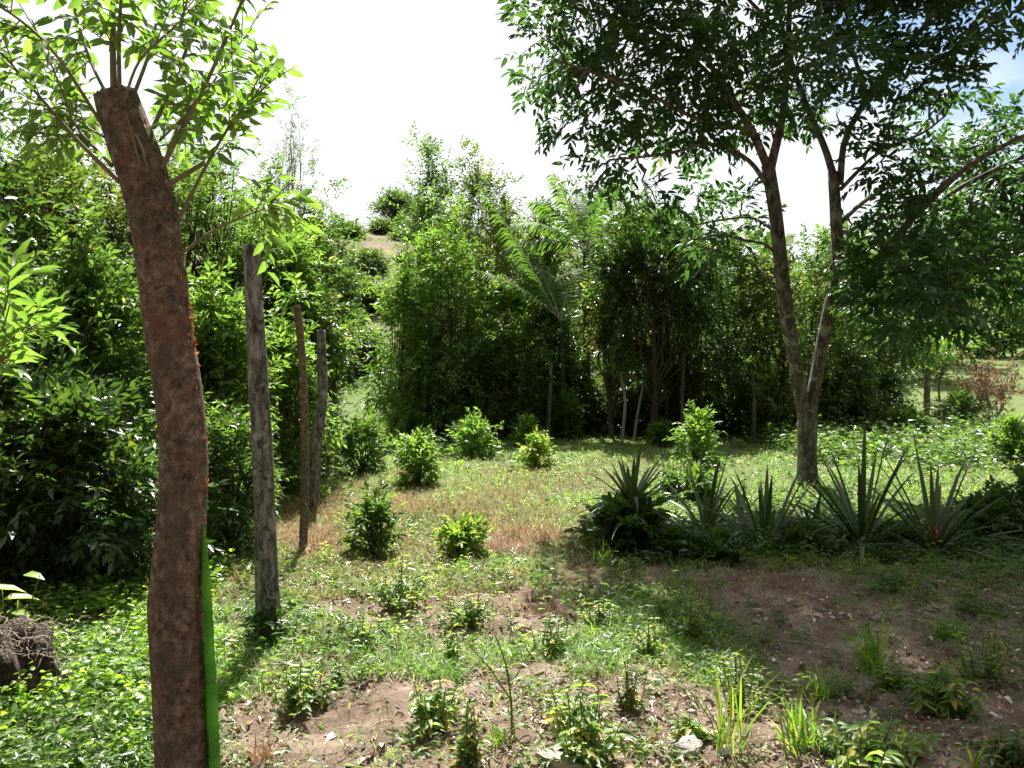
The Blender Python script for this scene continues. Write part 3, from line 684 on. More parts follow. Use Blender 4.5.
BL = [(540, 20, 30), (562, 62, 34), (537, 84, 14), (562, 122, 20), (592, 62, 32), (612, 112, 30), (602, 20, 34), (640, 55, 34), (650, 104, 32), (642, 146, 24), (606, 165, 20), (684, 138, 26), (690, 66, 34), (700, 105, 32), (722, 42, 34), (742, 92, 34), (752, 30, 32),
 (762, 120, 28), (720, 132, 26), (800, 46, 34), (803, 108, 30), (832, 62, 34), (838, 118, 26), (868, 58, 32), (862, 18, 32), (902, 36, 32), (918, 82, 30), (950, 58, 30), (958, 18, 32), (988, 8, 22), (890, 118, 26), (936, 104, 26), (962, 88, 20),
 (700, 192, 16), (722, 206, 20), (655, 200, 22), (690, 220, 16), (742, 200, 14), (702, 240, 14), (732, 236, 10), (722, 256, 9), (756, 222, 10), (596, 192, 14), (872, 150, 12), (882, 168, 12), (915, 150, 14), (680, 20, 34), (770, 75, 34), (660, 15, 34), (725, 0, 34), (820, 10, 34), (575, -10, 30), (625, -15, 34), (550, -20, 20),
 (962, 158, 28), (1002, 134, 28), (930, 182, 24), (986, 192, 32), (1012, 220, 32), (952, 226, 34), (912, 232, 28), (900, 268, 30), (940, 276, 32), (982, 256, 32), (862, 252, 18), (852, 236, 14), (882, 296, 26), (910, 318, 20), (942, 308, 24), (1024, 172, 30), (1044, 250, 36), (1050, 200, 36), (1020, 280, 18), (866, 282, 16), (895, 330, 10), (900, 202, 16), (926, 208, 18), (880, 215, 12),
 # above the frame: the rest of the crown
 (625, -50, 32), (608, -95, 38), (606, -150, 40), (645, -200, 48), (670, -270, 48), (720, -330, 48), (670, -130, 46), (670, -60, 42), (730, -60, 46), (790, -60, 46), (850, -60, 46), (910, -60, 46), (970, -60, 44), (1030, -50, 42), (1080, 10, 40), (1090, 90, 44), (1110, 160, 44), (715, -140, 46), (780, -150, 50), (850, -150, 50), (920, -140, 50), (990, -120, 48), (1060, -110, 44), (780, -225, 50), (860, -230, 50), (940, -210, 50), (1120, -30, 48), (1100, 230, 44), (800, -310, 52), (880, -320, 52), (960, -300, 52), (1020, -250, 50), (1040, -180, 50), (1100, -110, 50), (1150, 80, 50), (850, -380, 50), (930, -380, 50), (740, -280, 44)]
gb = np.random.default_rng(123); cg = Geo(); tg = Geo()
for (a, b, w) in BL:
    dist = np.hypot((SK[:, 0]-bp(a, b)[0]), (SK[:, 2]-bp(a, b)[2]))
    j0 = int(np.argmin(dist)); off = SK[j0, 1]-BD+gb.normal(0, .45)-(.9 if b < -200 else 0)
    c = bp(a, b, off); rr = w/F*BD*1.05
    q = np.argsort(np.linalg.norm(SK-c, axis=1))[:3]; s = SK[q[gb.integers(0, 3)]]
    L_ = limb(s, c, gb, .05, -.08, 7); tg.tube(L_, np.linspace(.016, .008, 7), 5, cap=False)
    ns = int(np.clip(54*(rr/.4)**2, 14, 140)*(1.0 if (a > 850 and b > 120) else 1.9 if b < -30 else .56))
    O = rvec(ns, gb)*gb.random((ns, 1))**.4*rr*np.array([1, 1.15, .8]); P = c+O
    A = O/rr*.7+gb.normal(0, .4, (ns, 3))+norm(c-s)*.4
    for p in P[:: 6 if b > -30 else 14]: tg.tube(limb(L_[gb.integers(3, 7)], p, gb, .06, 0, 4), np.linspace(.006, .003, 4), 3, cap=False)
    sprays(cg, P, A, 8, .32, .145 if b > -30 else .19, .062 if b > -30 else .085, .28, b > -30, gb)
tg.build('twigs', M['bark'], bigt); cg.build('crown', M['big'], bigt)

# ================================================================ PALMS
def frond(g, rg, p, D, L, arch, lw, gen, ll=.5, n=46, droop=.5, rr=.014, r=None):
    D = np.array(D, float); D = D/np.linalg.norm(D); t = np.linspace(0, 1, 16)[:, None]
    P = p+D*L*t+np.array([0, 0, -1.])*arch*L*t**2.2
    rg.tube(P, np.linspace(rr, rr*.2, 16), 5, cap=False)
    u = np.linspace(.16, .99, n); j = np.minimum((u*15).astype(int), 14); f = (u*15-j)[:, None]
    Q = P[j]*(1-f)+P[j+1]*f; ax = norm(P[np.minimum(j+1, 15)]-P[j]); side = norm(np.cross(ax, [0, 0, 1.]))
    lens = ll*np.sin(np.pi*(.12+.8*u))**.6
    rv = gen.random(n)*.5+gen.random()*.35 if r is None else np.clip(gen.normal(r, .1, n), 0, 1)
    for s in (-1, 1):
        d1 = norm(ax*.55+side*s*.85+np.array([0, 0, -droop*.5])+gen.normal(0, .08, (n, 3)))
        A = Q; B = Q+d1*lens[:, None]*.5; C = B+norm(d1+np.array([0, 0, -droop*1.1]))*lens[:, None]*.5
        wv = norm(np.cross(d1, np.cross(d1, ax)))*-1; wv = norm(ax*.8+wv*.2); W = lw*(lens/ll)[:, None]
        V = np.stack([A-wv*W*.3, A+wv*W*.3, B-wv*W*.5, B+wv*W*.5, C], 1)
        T = np.array([[0, 1, 3], [0, 3, 2], [2, 3, 4]])[None]+(np.arange(n)*5)[:, None, None]
        g.add(V, T, np.repeat(rv, 3))
def palm(label, px, d, crown_py, fr, seed, trunk=.09, group='palms in the tree line', lw=.045, ll=.5):
    gen = np.random.default_rng(seed); b = on_ground(px, d); c = at(px, crown_py, d)
    t = thing('palm_tree', b, label, 'palm', group)
    g = Geo(); g.tube(cr([b-[0, 0, .05], b*.5+c*.5+gen.normal(0, .05, 3), c], 20), np.linspace(trunk, trunk*.7, 20), 9, .05, seed=seed); g.build('trunk', M['bark_far'], t)
    for (dx, dy, dz, L, arch) in fr:
        g = Geo(); rg = Geo(); p = c+gen.normal(0, .04, 3); frond(g, rg, p, (dx, dy, dz), L, arch, lw, gen, ll)
        f = g.build('frond', M['palm'], t, origin=c-0); f.location = c-b; 
        s = rg.build('midrib', M['pale_bark'], None, origin=c); s.parent = f; s.location = (0, 0, 0)
    return t
palm('palm with one long pale ribbed frond leaning left above the middle of the tree line', 562, 18.6, 322,
     [(-.50, -.1, .95, 3.75, .10), (-.75, -.1, .7, 2.8, .3), (-.25, .5, .9, 2.6, .3), (.2, .5, .9, 2.2, .3), (-.3, .4, .9, 3.2, .3)], 1, .07, ll=.65)
palm('tall palm with upright feathery fronds rising highest in the middle of the tree line', 586, 19.6, 250,
     [(-.28, -.1, 1., 2.5, .3), (-.55, -.2, .9, 2.5, .4), (.25, -.2, 1, 2.5, .35), (-.8, .1, .8, 2.5, .45), (.6, 0, .9, 2.5, .4), (-.05, .5, 1, 2.4, .3), (-1, 0, .5, 2.3, .5), (.5, .3, .9, 2.3, .4)], 2, .1, ll=.55)
palm('small grey palm with stiff upright fronds just right of the tall feathery palm', 655, 18.5, 252,
     [(-.12, 0, 1, 1.7, .08), (.35, .1, 1, 1.6, .2), (-.5, .2, .8, 1.4, .4), (.7, -.2, .6, 1.4, .4), (.1, -.5, .9, 1.4, .3)], 3, .08, ll=.4)
palm('low palm with yellowing fronds inside the tree line left of the tall forked tree', 668, 18.4, 318,
     [(-.3, -.4, .95, 1.3, .3), (.25, -.2, 1, 1.3, .3), (.8, -.3, .5, 1.3, .5), (-.8, -.4, .4, 1.3, .5), (-.1, -.8, .5, 1.2, .5)], 4, .06, ll=.4)
palm('distant little palm tip seen through the gap left of the forked tree trunk', 768, 26, 262,
     [(-.4, 0, .9, 1.6, .3), (.5, .1, .9, 1.6, .3), (-.9, 0, .4, 1.5, .5), (.9, 0, .3, 1.5, .5), (0, -.5, 1, 1.4, .3)], 5, .08, ll=.45)
palm('low palm with drooping fronds beneath the leaning frond, left of centre', 508, 19.8, 322,
     [(-.4, -.3, .9, 1.5, .4), (.4, -.3, .9, 1.4, .4), (-.7, 0, .6, 1.5, .45), (.6, -.2, .7, 1.4, .45), (0, -.5, .8, 1.3, .45), (0, .3, 1, 1.4, .3)], 6, .06, ll=.45)

# ================================================================ TREES
TL = 'trees of the tree line behind the clearing'
LF = 'trees of the thicket on the left'
def T_(name, label, group, px, d, top, w, mat, **k): return tree(name, label, group, px, d, top, w, mat, **k)
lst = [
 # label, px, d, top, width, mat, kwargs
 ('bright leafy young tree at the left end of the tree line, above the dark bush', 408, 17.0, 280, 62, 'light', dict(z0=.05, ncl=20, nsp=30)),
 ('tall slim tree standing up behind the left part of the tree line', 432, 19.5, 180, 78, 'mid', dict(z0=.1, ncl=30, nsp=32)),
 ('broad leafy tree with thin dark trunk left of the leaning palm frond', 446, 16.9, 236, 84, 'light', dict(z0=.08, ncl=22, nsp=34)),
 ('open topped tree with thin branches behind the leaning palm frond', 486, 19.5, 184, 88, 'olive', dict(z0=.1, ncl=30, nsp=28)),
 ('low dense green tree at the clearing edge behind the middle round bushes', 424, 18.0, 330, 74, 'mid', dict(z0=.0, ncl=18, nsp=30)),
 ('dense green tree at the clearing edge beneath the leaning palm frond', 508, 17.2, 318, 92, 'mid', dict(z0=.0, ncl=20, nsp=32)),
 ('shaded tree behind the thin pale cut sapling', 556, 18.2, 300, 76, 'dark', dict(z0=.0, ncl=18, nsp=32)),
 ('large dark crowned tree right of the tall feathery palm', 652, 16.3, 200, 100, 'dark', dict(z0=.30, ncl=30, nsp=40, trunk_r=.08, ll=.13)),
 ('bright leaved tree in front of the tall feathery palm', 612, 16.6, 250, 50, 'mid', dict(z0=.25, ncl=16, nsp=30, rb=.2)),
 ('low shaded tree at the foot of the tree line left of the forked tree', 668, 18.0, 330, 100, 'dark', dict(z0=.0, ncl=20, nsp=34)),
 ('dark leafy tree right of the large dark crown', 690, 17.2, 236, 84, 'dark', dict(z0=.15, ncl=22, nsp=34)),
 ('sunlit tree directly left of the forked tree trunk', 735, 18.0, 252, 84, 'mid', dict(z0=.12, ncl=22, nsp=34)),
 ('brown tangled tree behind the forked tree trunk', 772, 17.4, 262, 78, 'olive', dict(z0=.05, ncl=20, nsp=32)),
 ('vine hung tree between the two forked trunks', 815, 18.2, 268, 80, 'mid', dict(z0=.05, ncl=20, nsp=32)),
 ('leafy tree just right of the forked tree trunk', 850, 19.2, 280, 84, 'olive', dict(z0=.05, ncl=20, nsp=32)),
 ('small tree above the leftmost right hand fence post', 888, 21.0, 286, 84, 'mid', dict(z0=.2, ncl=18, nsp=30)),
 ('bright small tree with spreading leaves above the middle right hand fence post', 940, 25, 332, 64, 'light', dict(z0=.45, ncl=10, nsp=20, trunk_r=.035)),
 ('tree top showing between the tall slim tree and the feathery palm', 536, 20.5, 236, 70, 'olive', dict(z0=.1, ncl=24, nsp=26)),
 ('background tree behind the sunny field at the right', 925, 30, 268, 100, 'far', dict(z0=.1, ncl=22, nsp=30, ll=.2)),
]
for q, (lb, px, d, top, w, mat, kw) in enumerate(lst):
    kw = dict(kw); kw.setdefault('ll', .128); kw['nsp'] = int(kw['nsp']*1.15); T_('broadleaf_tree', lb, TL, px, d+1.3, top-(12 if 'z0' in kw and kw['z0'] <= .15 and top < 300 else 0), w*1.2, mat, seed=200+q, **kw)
# second row closing the view between the crowns
for q, (px, top) in enumerate([(436, 240), (466, 226), (505, 228), (548, 226), (585, 222), (622, 218), (655, 240), (712, 268), (755, 278), (800, 285), (842, 300)]):
    tree('background_tree', 'leafy tree of the hidden second row behind the tree line', 'second row of trees behind the tree line', px, 22+(q % 3)*1.5, top, 96, ['mid', 'far', 'olive'][q % 3], ll=.17, z0=.1, ncl=16, nsp=26, seed=300+q)
for q, px in enumerate(range(399, 900, 27)):
    gq = np.random.default_rng(340+q); d = 19.6+gq.uniform(-.6, 1.2)
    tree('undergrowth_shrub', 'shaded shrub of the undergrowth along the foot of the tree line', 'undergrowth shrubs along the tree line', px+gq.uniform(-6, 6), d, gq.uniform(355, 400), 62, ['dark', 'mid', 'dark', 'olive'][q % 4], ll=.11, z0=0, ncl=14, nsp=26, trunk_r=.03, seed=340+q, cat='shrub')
# thicket on the left
lst = [
 ('dense dark tree filling the upper left corner behind the stump shoots', 25, 9.5, 112, 170, 'olive', dict(z0=.22, ncl=34, nsp=19, trunk_r=.09)),
 ('tall leafy tree between the left picture edge and the thick stump', 112, 10.5, 120, 150, 'olive', dict(z0=.22, ncl=32, nsp=19, trunk_r=.09)),
 ('feathery bright tree rising behind the top of the thick stump', 205, 11.5, 128, 130, 'light', dict(z0=.35, ncl=26, nsp=20, ll=.07, lw=.3, k=11, trunk_r=.07)),
 ('green tree behind the cut top of the thick grey post', 262, 12.0, 185, 110, 'light', dict(z0=.2, ncl=26, nsp=34, ll=.09)),
 ('airy tree with dark small leaves right of the thick grey post top', 318, 13.5, 196, 80, 'mid', dict(z0=.35, ncl=16, nsp=24, ll=.09)),
 ('leafy tree over the row of thin fence posts', 312, 12.0, 262, 66, 'mid', dict(z0=.3, ncl=20, nsp=30, ll=.09, rb=.1)),
 ('bushy tree at left edge below the dense dark tree', 20, 6.6, 285, 150, 'mid', dict(z0=.0, ncl=28, nsp=34)),
 ('glossy shrubby tree left of the thick stump at head height', 95, 7.2, 255, 150, 'mid', dict(z0=.0, ncl=30, nsp=34)),
 ('shaded shrub low at left behind the rotten root clump', 60, 5.9, 398, 170, 'dark', dict(z0=.0, ncl=26, nsp=30)),
 ('shrub showing between the thick stump and the grey post', 222, 8.6, 300, 92, 'light', dict(z0=.0, ncl=26, nsp=32, ll=.10)),
 ('low glossy shrub at the foot of the gap between stump and grey post', 226, 7.0, 418, 70, 'mid', dict(z0=.0, ncl=16, nsp=26, ll=.07)),
 ('sunlit shrub between the grey post and the thin stake', 288, 10.2, 330, 74, 'light', dict(z0=.0, ncl=22, nsp=32, ll=.09)),
 ('dark shrub behind the crooked mossy post', 318, 13.8, 350, 52, 'mid', dict(z0=.0, ncl=18, nsp=26, ll=.09)),
 ('dark understorey tree behind the thick stump', 165, 8.5, 330, 120, 'dark', dict(z0=.0, ncl=26, nsp=32)),
]
for q, (lb, px, d, top, w, mat, kw) in enumerate(lst):
    kw = dict(kw); kw.setdefault('ll', .10); kw['nsp'] = int(kw['nsp']*1.3); T_('broadleaf_tree', lb, LF, px, d, top, w*1.1, mat, seed=400+q, **kw)
for q, (px, d, top, w) in enumerate([(-60, 8, 130, 200), (-40, 13, 120, 160), (60, 15, 150, 150), (160, 15, 165, 150), (240, 17, 190, 120), (-120, 6, 200, 220)]):
    tree('background_tree', 'leafy tree of the deep thicket glimpsed behind the left hand trees', 'deep thicket trees', px, d, top, w, ['dark', 'mid'][q % 2], ll=.14, z0=.1, ncl=24, nsp=28, seed=450+q)
# thin bare-looking tree against the sky

tree('slender_tree', 'thin feathery almost leafless tree against the white sky above the grey post', None, 292, 13.5, 92, 62, 'olive', ll=.05, lw=.35, z0=.45, ncl=20, nsp=6, k=9, trunk_r=.035, bark='pale_bark', seed=480)
# slopes
d = ground_at(393, 243)[1]; print('hill tree d', d)
tree('hilltop_tree', 'rounded tree alone on the brown crest of the hill', None, 396, 58, 196, 44, 'far', ll=.26, z0=.42, ncl=20, nsp=17, trunk_r=.2, seed=490, base=on_ground(396, 58))
for q, (px, d, top, w) in enumerate([(322, 36, 268, 50), (346, 30, 318, 30), (368, 40, 270, 34), (348, 48, 256, 22), (356, 34, 300, 34), (384, 52, 246, 20), (362, 27, 345, 26), (377, 34, 296, 40), (336, 26, 335, 34), (300, 44, 226, 50), (412, 50, 226, 36), (352, 36, 282, 30)]):
    tree('slope_shrub', 'pale green shrub on the brown slope beyond the fence posts', 'shrubs on the brown slope', px, d, top, w, 'far', ll=.24, z0=.0, ncl=14, nsp=20, seed=500+q, cat='shrub')
for q in range(26):
    gq = np.random.default_rng(600+q); d = gq.uniform(36, 85); px = gq.uniform(840, 1120)
    b = on_ground(px, d); hpx = gq.uniform(2.5, 6)/d*F; by = 365-(b[2]-EYE)/d*F
    tree('hillside_tree', 'bushy tree among many on the far right hillside', 'trees on the far right hillside', px, d, by-hpx, gq.uniform(3.5, 7)/d*F, ['far', 'mid', 'far'][q % 3], ll=.36, z0=.05, ncl=16, nsp=20, trunk_r=.14, seed=600+q)
# withered brown branches at right
gen = np.random.default_rng(5); d = 20.5; b = on_ground(990, d)
t = thing('withered_bush', b, 'brown withered bush beside the forked fence post at right', 'dead bush')
g = Geo(); l2 = Geo()
for i in range(18):
    e = at(gen.uniform(955, 1030), gen.uniform(345, 392), d+gen.normal(0, .4)); L_ = limb(b, e, gen, .06, -.2, 6); g.tube(L_, np.linspace(.02, .007, 6), 4, cap=False)
    P = L_[gen.integers(3, 6, 12)]+gen.normal(0, .14, (12, 3)); sprays(l2, P, rvec(12, gen), 6, .22, .10, .045, .6, False, gen)
g.build('branch', M['wood'], t); l2.build('withered_leaves', M['deadleaf'], t)

# stems seen in the shade of the tree line
for q, (path, w, lb, mt) in enumerate([
  ([(548, 432), (550, 400), (551, 362)], 5, 'thin pale cut sapling with a small leafy top in front of the tree line', 'pale_bark'),
  ([(472, 430), (473, 380), (468, 320), (470, 262)], 5, 'slim dark trunk at the tree line behind the leafy round bush', 'bark'),
  ([(622, 440), (625, 400), (620, 372)], 3.5, 'slender pale stem in the shade, leftmost of the shaded stems', 'pale_bark'),
  ([(634, 438), (640, 400), (652, 350)], 3, 'slender pale stem leaning right in the shade of the tree line', 'pale_bark'),
  ([(683, 440), (682, 400), (684, 350)], 5, 'straight grey stem in the shade left of the pale round bush', 'bark'),
  ([(753, 438), (754, 400), (752, 372)], 4.5, 'brown trunked sapling with bright spreading top left of the forked tree', 'bark')]):
    d = ground_at(*path[0])[1]-.7; gen = np.random.default_rng(700+q); P = cr([at(a, b, d) for a, b in path], 14); b = on_ground(path[0][0], d); P[0] = b-[0, 0, .03]
    t = thing('sapling', b, lb, 'sapling', 'saplings along the tree line'); g = Geo(); g.tube(P, np.linspace(pxw(w, d), pxw(w*.7, d), 14), 7, .05, seed=q); g.build('trunk', M[mt], t)
    g = Geo(); n = 26 if q == 5 else 9; A = rvec(n, gen); A[:, 2] = np.abs(A[:, 2])*.4
    sprays(g, P[-1]+gen.normal(0, .06+.16*(q == 5), (n, 3)), A, 7, .3, .12, .05, .3, False, gen); g.build('crown', M['light' if q in (0, 5) else 'mid'], t)

# ================================================================ ROUND BUSHES
RB = 'rounded bushes dotted over the clearing'
for q, (px, by, w, top, mat, lb) in enumerate([
 (363, 473, 50, 422, 'mid', 'dark glossy round bush at the far end of the fence posts'),
 (417, 483, 42, 436, 'light', 'bright yellow green round bush right of the dark glossy one'),
 (473, 459, 48, 424, 'light', 'wide leafy bush at the clearing edge in front of the slim dark trunk'),
 (527, 447, 22, 421, 'light', 'small narrow bush beside the foot of the thin pale sapling'),
 (536, 471, 22, 442, 'light', 'small yellow tipped bush in front of the narrow one in the middle'),
 (567, 438, 34, 397, 'light', 'bright round bush against the dark shade of the tree line'),
 (697, 468, 46, 414, 'light', 'tall round bush behind the first pineapple plant'),
 (661, 447, 16, 427, 'mid', 'tiny bush left of the tall round bush'),
 (375, 560, 44, 502, 'mid', 'dark stemmed leafy bush in the left middle of the clearing'),
 (462, 557, 34, 530, 'light', 'small bright yellow green bush beside bare soil in mid clearing'),
 (1010, 461, 42, 421, 'light', 'round bush at the right picture edge'),
 (787, 436, 30, 414, 'mid', 'low bush behind the foot of the forked tree'),
 (846, 432, 52, 402, 'light', 'low wide bush right of the forked tree trunk'),
 (905, 438, 50, 412, 'mid', 'scrubby bush below the middle right hand fence post'),
 (960, 430, 60, 396, 'mid', 'spreading bush below the forked right hand fence post'),
 (268, 640, 22, 612, 'dark', 'small dark leafy bush at the foot of the thick grey post')]):
    d = ground_at(px, by)[1]
    bush(lb, RB, px, by, w, top, mat, ll=(.045 if q == 15 else .075 if d < 9 else .10), seed=800+q, near=d < 9, dens=1.15, n=(7 if q == 15 else None), rb=(.25 if q in (4, 9) else None))

# ================================================================ PINEAPPLES
def pineapple(label, px, cy, d, top, spread, seed, n=34, red=False, stemmed=True, tilt=(0, 0)):
    gen = np.random.default_rng(seed); c = at(px, cy, d); b = on_ground(px, d); L0 = (at(px, top, d)[2]-c[2])*1.28; sp = spread*1.7/F*d/2
    t = thing('pineapple_plant', b, label, 'pineapple plant', 'pineapple plants')
    g = Geo(); g.tube([b-[0, 0, .03], (b+c)/2, c+[0, 0, .04]], [.035, .04, .03], 8, .1); g.build('stem', M['stem'], t)
    for i in range(n):
        u = (i+.5)/n; az = i*2.39996+gen.normal(0, .2); el = R(84-80*u**.7+gen.normal(0, 6))
        L = L0*(1.0-.08*u)*gen.uniform(.8, 1.08); H_ = math.cos(el)
        if H_*L > sp*1.15: L = sp*1.15/H_
        D = np.array([np.cos(az)*math.cos(el), np.sin(az)*math.cos(el), math.sin(el)])+np.array([tilt[0], tilt[1], 0])
        g = Geo(); strap(g, c+np.array([np.cos(az), np.sin(az), 0])*.018-[0, 0, .05*u], D, L, .046*gen.uniform(.85, 1.1), gen, .09+.42*u*gen.uniform(.4, 1.7)+(.35 if gen.random() < .08 else 0), np.full(28, gen.random()*.75+.25*(u > .9)))
        o = g.build('leaf', M['pine'], t)
    if red:
        g = Geo(); p = c+np.array([0, -.03, .10]); P = cr([c, c+[0, -.02, .09], c+[0, -.03, .20]], 10); g.tube(P, [.012, .012, .014, .028, .038, .042, .040, .034, .026, .012], 12, .12, seed=3)
        for k in range(26):
            a = k*2.4; z = .08+.13*k/26; blades(g, (c+np.array([np.cos(a)*.035, np.sin(a)*.035-.02, z]))[None], .05, .014, .6, gen, az=np.array([a]))
        g.build('fruit', M['red'], t)
    return t
pineapple('pineapple plant standing clear of the rest on leafy stems, leftmost', 632, 506, 7.4, 448, 112, 1, 42)
pineapple('low dark pineapple plant between the leftmost and the drooping one', 706, 534, 7.9, 464, 105, 2, 38)
pineapple('pineapple plant with one wide bent leaf and a yellowed lower leaf', 765, 556, 7.1, 460, 116, 3, 42)
pineapple('largest upright pineapple plant right of the forked tree base', 862, 546, 7.4, 440, 122, 4, 46)
pineapple('rightmost pineapple plant with a red young fruit at its heart', 934, 553, 7.2, 450, 124, 5, 44, True)
pineapple('small pineapple plant almost hidden behind the leftmost gap', 742, 518, 8.6, 480, 80, 6, 22)
pineapple('small pineapple plant half hidden in undergrowth left of the largest one', 812, 535, 8.3, 490, 80, 7, 22)
# leafy plants among them
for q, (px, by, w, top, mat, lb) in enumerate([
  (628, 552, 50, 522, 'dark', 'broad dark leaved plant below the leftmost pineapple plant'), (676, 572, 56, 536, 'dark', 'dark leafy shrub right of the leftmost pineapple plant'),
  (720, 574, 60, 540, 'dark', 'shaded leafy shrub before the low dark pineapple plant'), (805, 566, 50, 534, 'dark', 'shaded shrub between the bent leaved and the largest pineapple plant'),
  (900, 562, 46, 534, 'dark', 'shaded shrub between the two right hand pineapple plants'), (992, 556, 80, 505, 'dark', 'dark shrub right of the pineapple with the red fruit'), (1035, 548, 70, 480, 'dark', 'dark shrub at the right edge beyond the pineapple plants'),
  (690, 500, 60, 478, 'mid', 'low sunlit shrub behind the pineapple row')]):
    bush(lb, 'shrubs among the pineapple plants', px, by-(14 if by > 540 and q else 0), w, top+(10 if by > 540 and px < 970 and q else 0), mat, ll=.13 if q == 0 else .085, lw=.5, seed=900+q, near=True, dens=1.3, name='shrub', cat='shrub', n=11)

# ================================================================ FOREGROUND HERBS AND TUFTS
HB = 'herbs growing on the bare soil'
H_L = [ # px, base, width, top, mat, ll, nst, droop, label
 (300, 712, 62, 658, 'light', .055, 11, .5, 'leafy herb with reddish stems right of the post shadow'),
 (362, 645, 26, 616, 'light', .04, 6, .4, 'small round leaved herb above the leafy herb by the post shadow'),
 (340, 688, 24, 655, 'mid', .04, 5, .5, 'small dark herb between the two herbs near the post shadow'),
 (432, 728, 56, 680, 'light', .06, 11, .6, 'broad leaved herb at bottom centre left of the upright herbs'),
 (466, 764, 34, 698, 'mid', .045, 7, .5, 'upright narrow herb at the bottom edge left of the tall thin stalk'),
 (583, 758, 92, 688, 'mid', .06, 18, .7, 'largest drooping herb clump directly above the pale stone'),
 (628, 712, 36, 655, 'olive', .035, 9, .7, 'withering herb with small seed heads above the large drooping clump'),
 (455, 664, 26, 632, 'mid', .045, 5, .5, 'small seedling on bare soil in the centre'),
 (400, 610, 56, 560, 'mid', .05, 12, .4, 'spreading herb below the dark stemmed leafy bush'),
 (470, 628, 48, 586, 'light', .05, 10, .4, 'upright weeds in the centre right of the spreading herb'),
 (545, 655, 46, 612, 'mid', .04, 8, .5, 'weedy herb beside the small dark hole in the soil'),
 (690, 742, 34, 710, 'light', .06, 4, .5, 'single herb with two wide leaves beside the pale limestone'),
 (740, 712, 44, 655, 'mid', .03, 10, .3, 'fine leaved herb beside the tall grass shoot'),
 (893, 692, 30, 664, 'light', .05, 6, .5, 'small bright herb at the base of the large grass tuft'),
 (945, 714, 58, 664, 'mid', .065, 11, 1.1, 'herb with long hanging leaves at lower right'),
 (988, 684, 62, 626, 'light', .035, 16, .4, 'bushy pale small leaved herb at the right'),
 (870, 772, 120, 722, 'light', .075, 14, .5, 'low wide leaved plants along the bottom right edge'),
 (690, 640, 54, 596, 'mid', .04, 11, .5, 'weeds at the edge of the tree shade right of centre'),
 (650, 655, 44, 618, 'light', .04, 9, .5, 'sunny weeds left of the tree shade'),
 (30, 700, 36, 672, 'light', .05, 5, .4, 'little plant in front of the rotten root clump'),
 (600, 628, 40, 596, 'light', .04, 8, .4, 'leafy weed patch in the centre above bare soil'),
 (1010, 770, 50, 720, 'mid', .05, 8, .5, 'herb in the bottom right corner')]
for q, (px, by, w, top, mat, ll, ns, dr, lb) in enumerate(H_L):
    herb(lb, HB, px, by, w*1.15, top-(by-top)*.12, {'mid': 'light'}.get(mat, mat) if q % 3 else mat, ll*1.35, .42, 1000+q, int(ns*1.5), 8, dr*.6, rb=.12)
# tall thin stalk
gen = np.random.default_rng(6); b = ground_at(512, 735); d = b[1]
t = thing('grass_stalk', b, 'tall thin jointed stalk with two bare side stems, bottom centre', 'weed')
g = Geo(); g.tube(cr([at(512, 738, d), at(511, 700, d), at(506, 665, d), at(494, 632, d)], 10), np.linspace(.006, .003, 10), 6)
g.tube([at(511, 700, d), at(490, 668, d-.1), at(463, 640, d-.15)], [.004, .003, .002], 5); g.tube([at(511, 685, d), at(525, 660, d+.1), at(538, 640, d+.1)], [.004, .003, .002], 5); g.build('stem', M['stem'], t)
g = Geo()
for i in range(9): strap(g, at(511, 728-i*9, d), np.array([math.cos(i*2.6), math.sin(i*2.6), .5]), .16, .014, gen, .7, np.full(28, gen.random()))
g.build('leaves', M['tuft'], t)
GT = 'grass tufts on the bare soil'
for q, (px, by, w, top, n, bw, lb) in enumerate([
 (872, 676, 84, 606, 90, .009, 'large dark grass tuft on the shaded soil at right'), (946, 640, 60, 606, 70, .007, 'soft grass tuft behind the large one at right'),
 (800, 752, 150, 688, 60, .012, 'wide tuft of long yellow green blades at lower right'), (600, 566, 40, 534, 60, .008, 'small vivid grass tuft left of the pineapple plants'),
 (727, 752, 80, 648, 26, .010, 'tuft with one tall upright grass shoot'), (975, 775, 18, 728, 8, .016, 'single upright grass shoot at the bottom right'),
 (820, 700, 70, 660, 60, .008, 'weedy tuft between the fine herb and the large dark tuft'), (905, 755, 90, 712, 40, .010, 'long bladed tuft among the wide leaved plants'),
 (500, 745, 50, 712, 30, .007, 'thin grass at the foot of the tall thin stalk'), (655, 520, 40, 488, 40, .009, 'grass blades behind the leftmost pineapple plant'), (262, 762, 60, 722, 40, .005, 'thin dry grass beside the cactus at the bottom')]):
    tuft(lb, GT, px, by, w, top, 'dry' if q == 10 else 'tuft', 1100+q, n, bw, lean=(.1, 1.1) if q != 4 else (.05, 1.0))

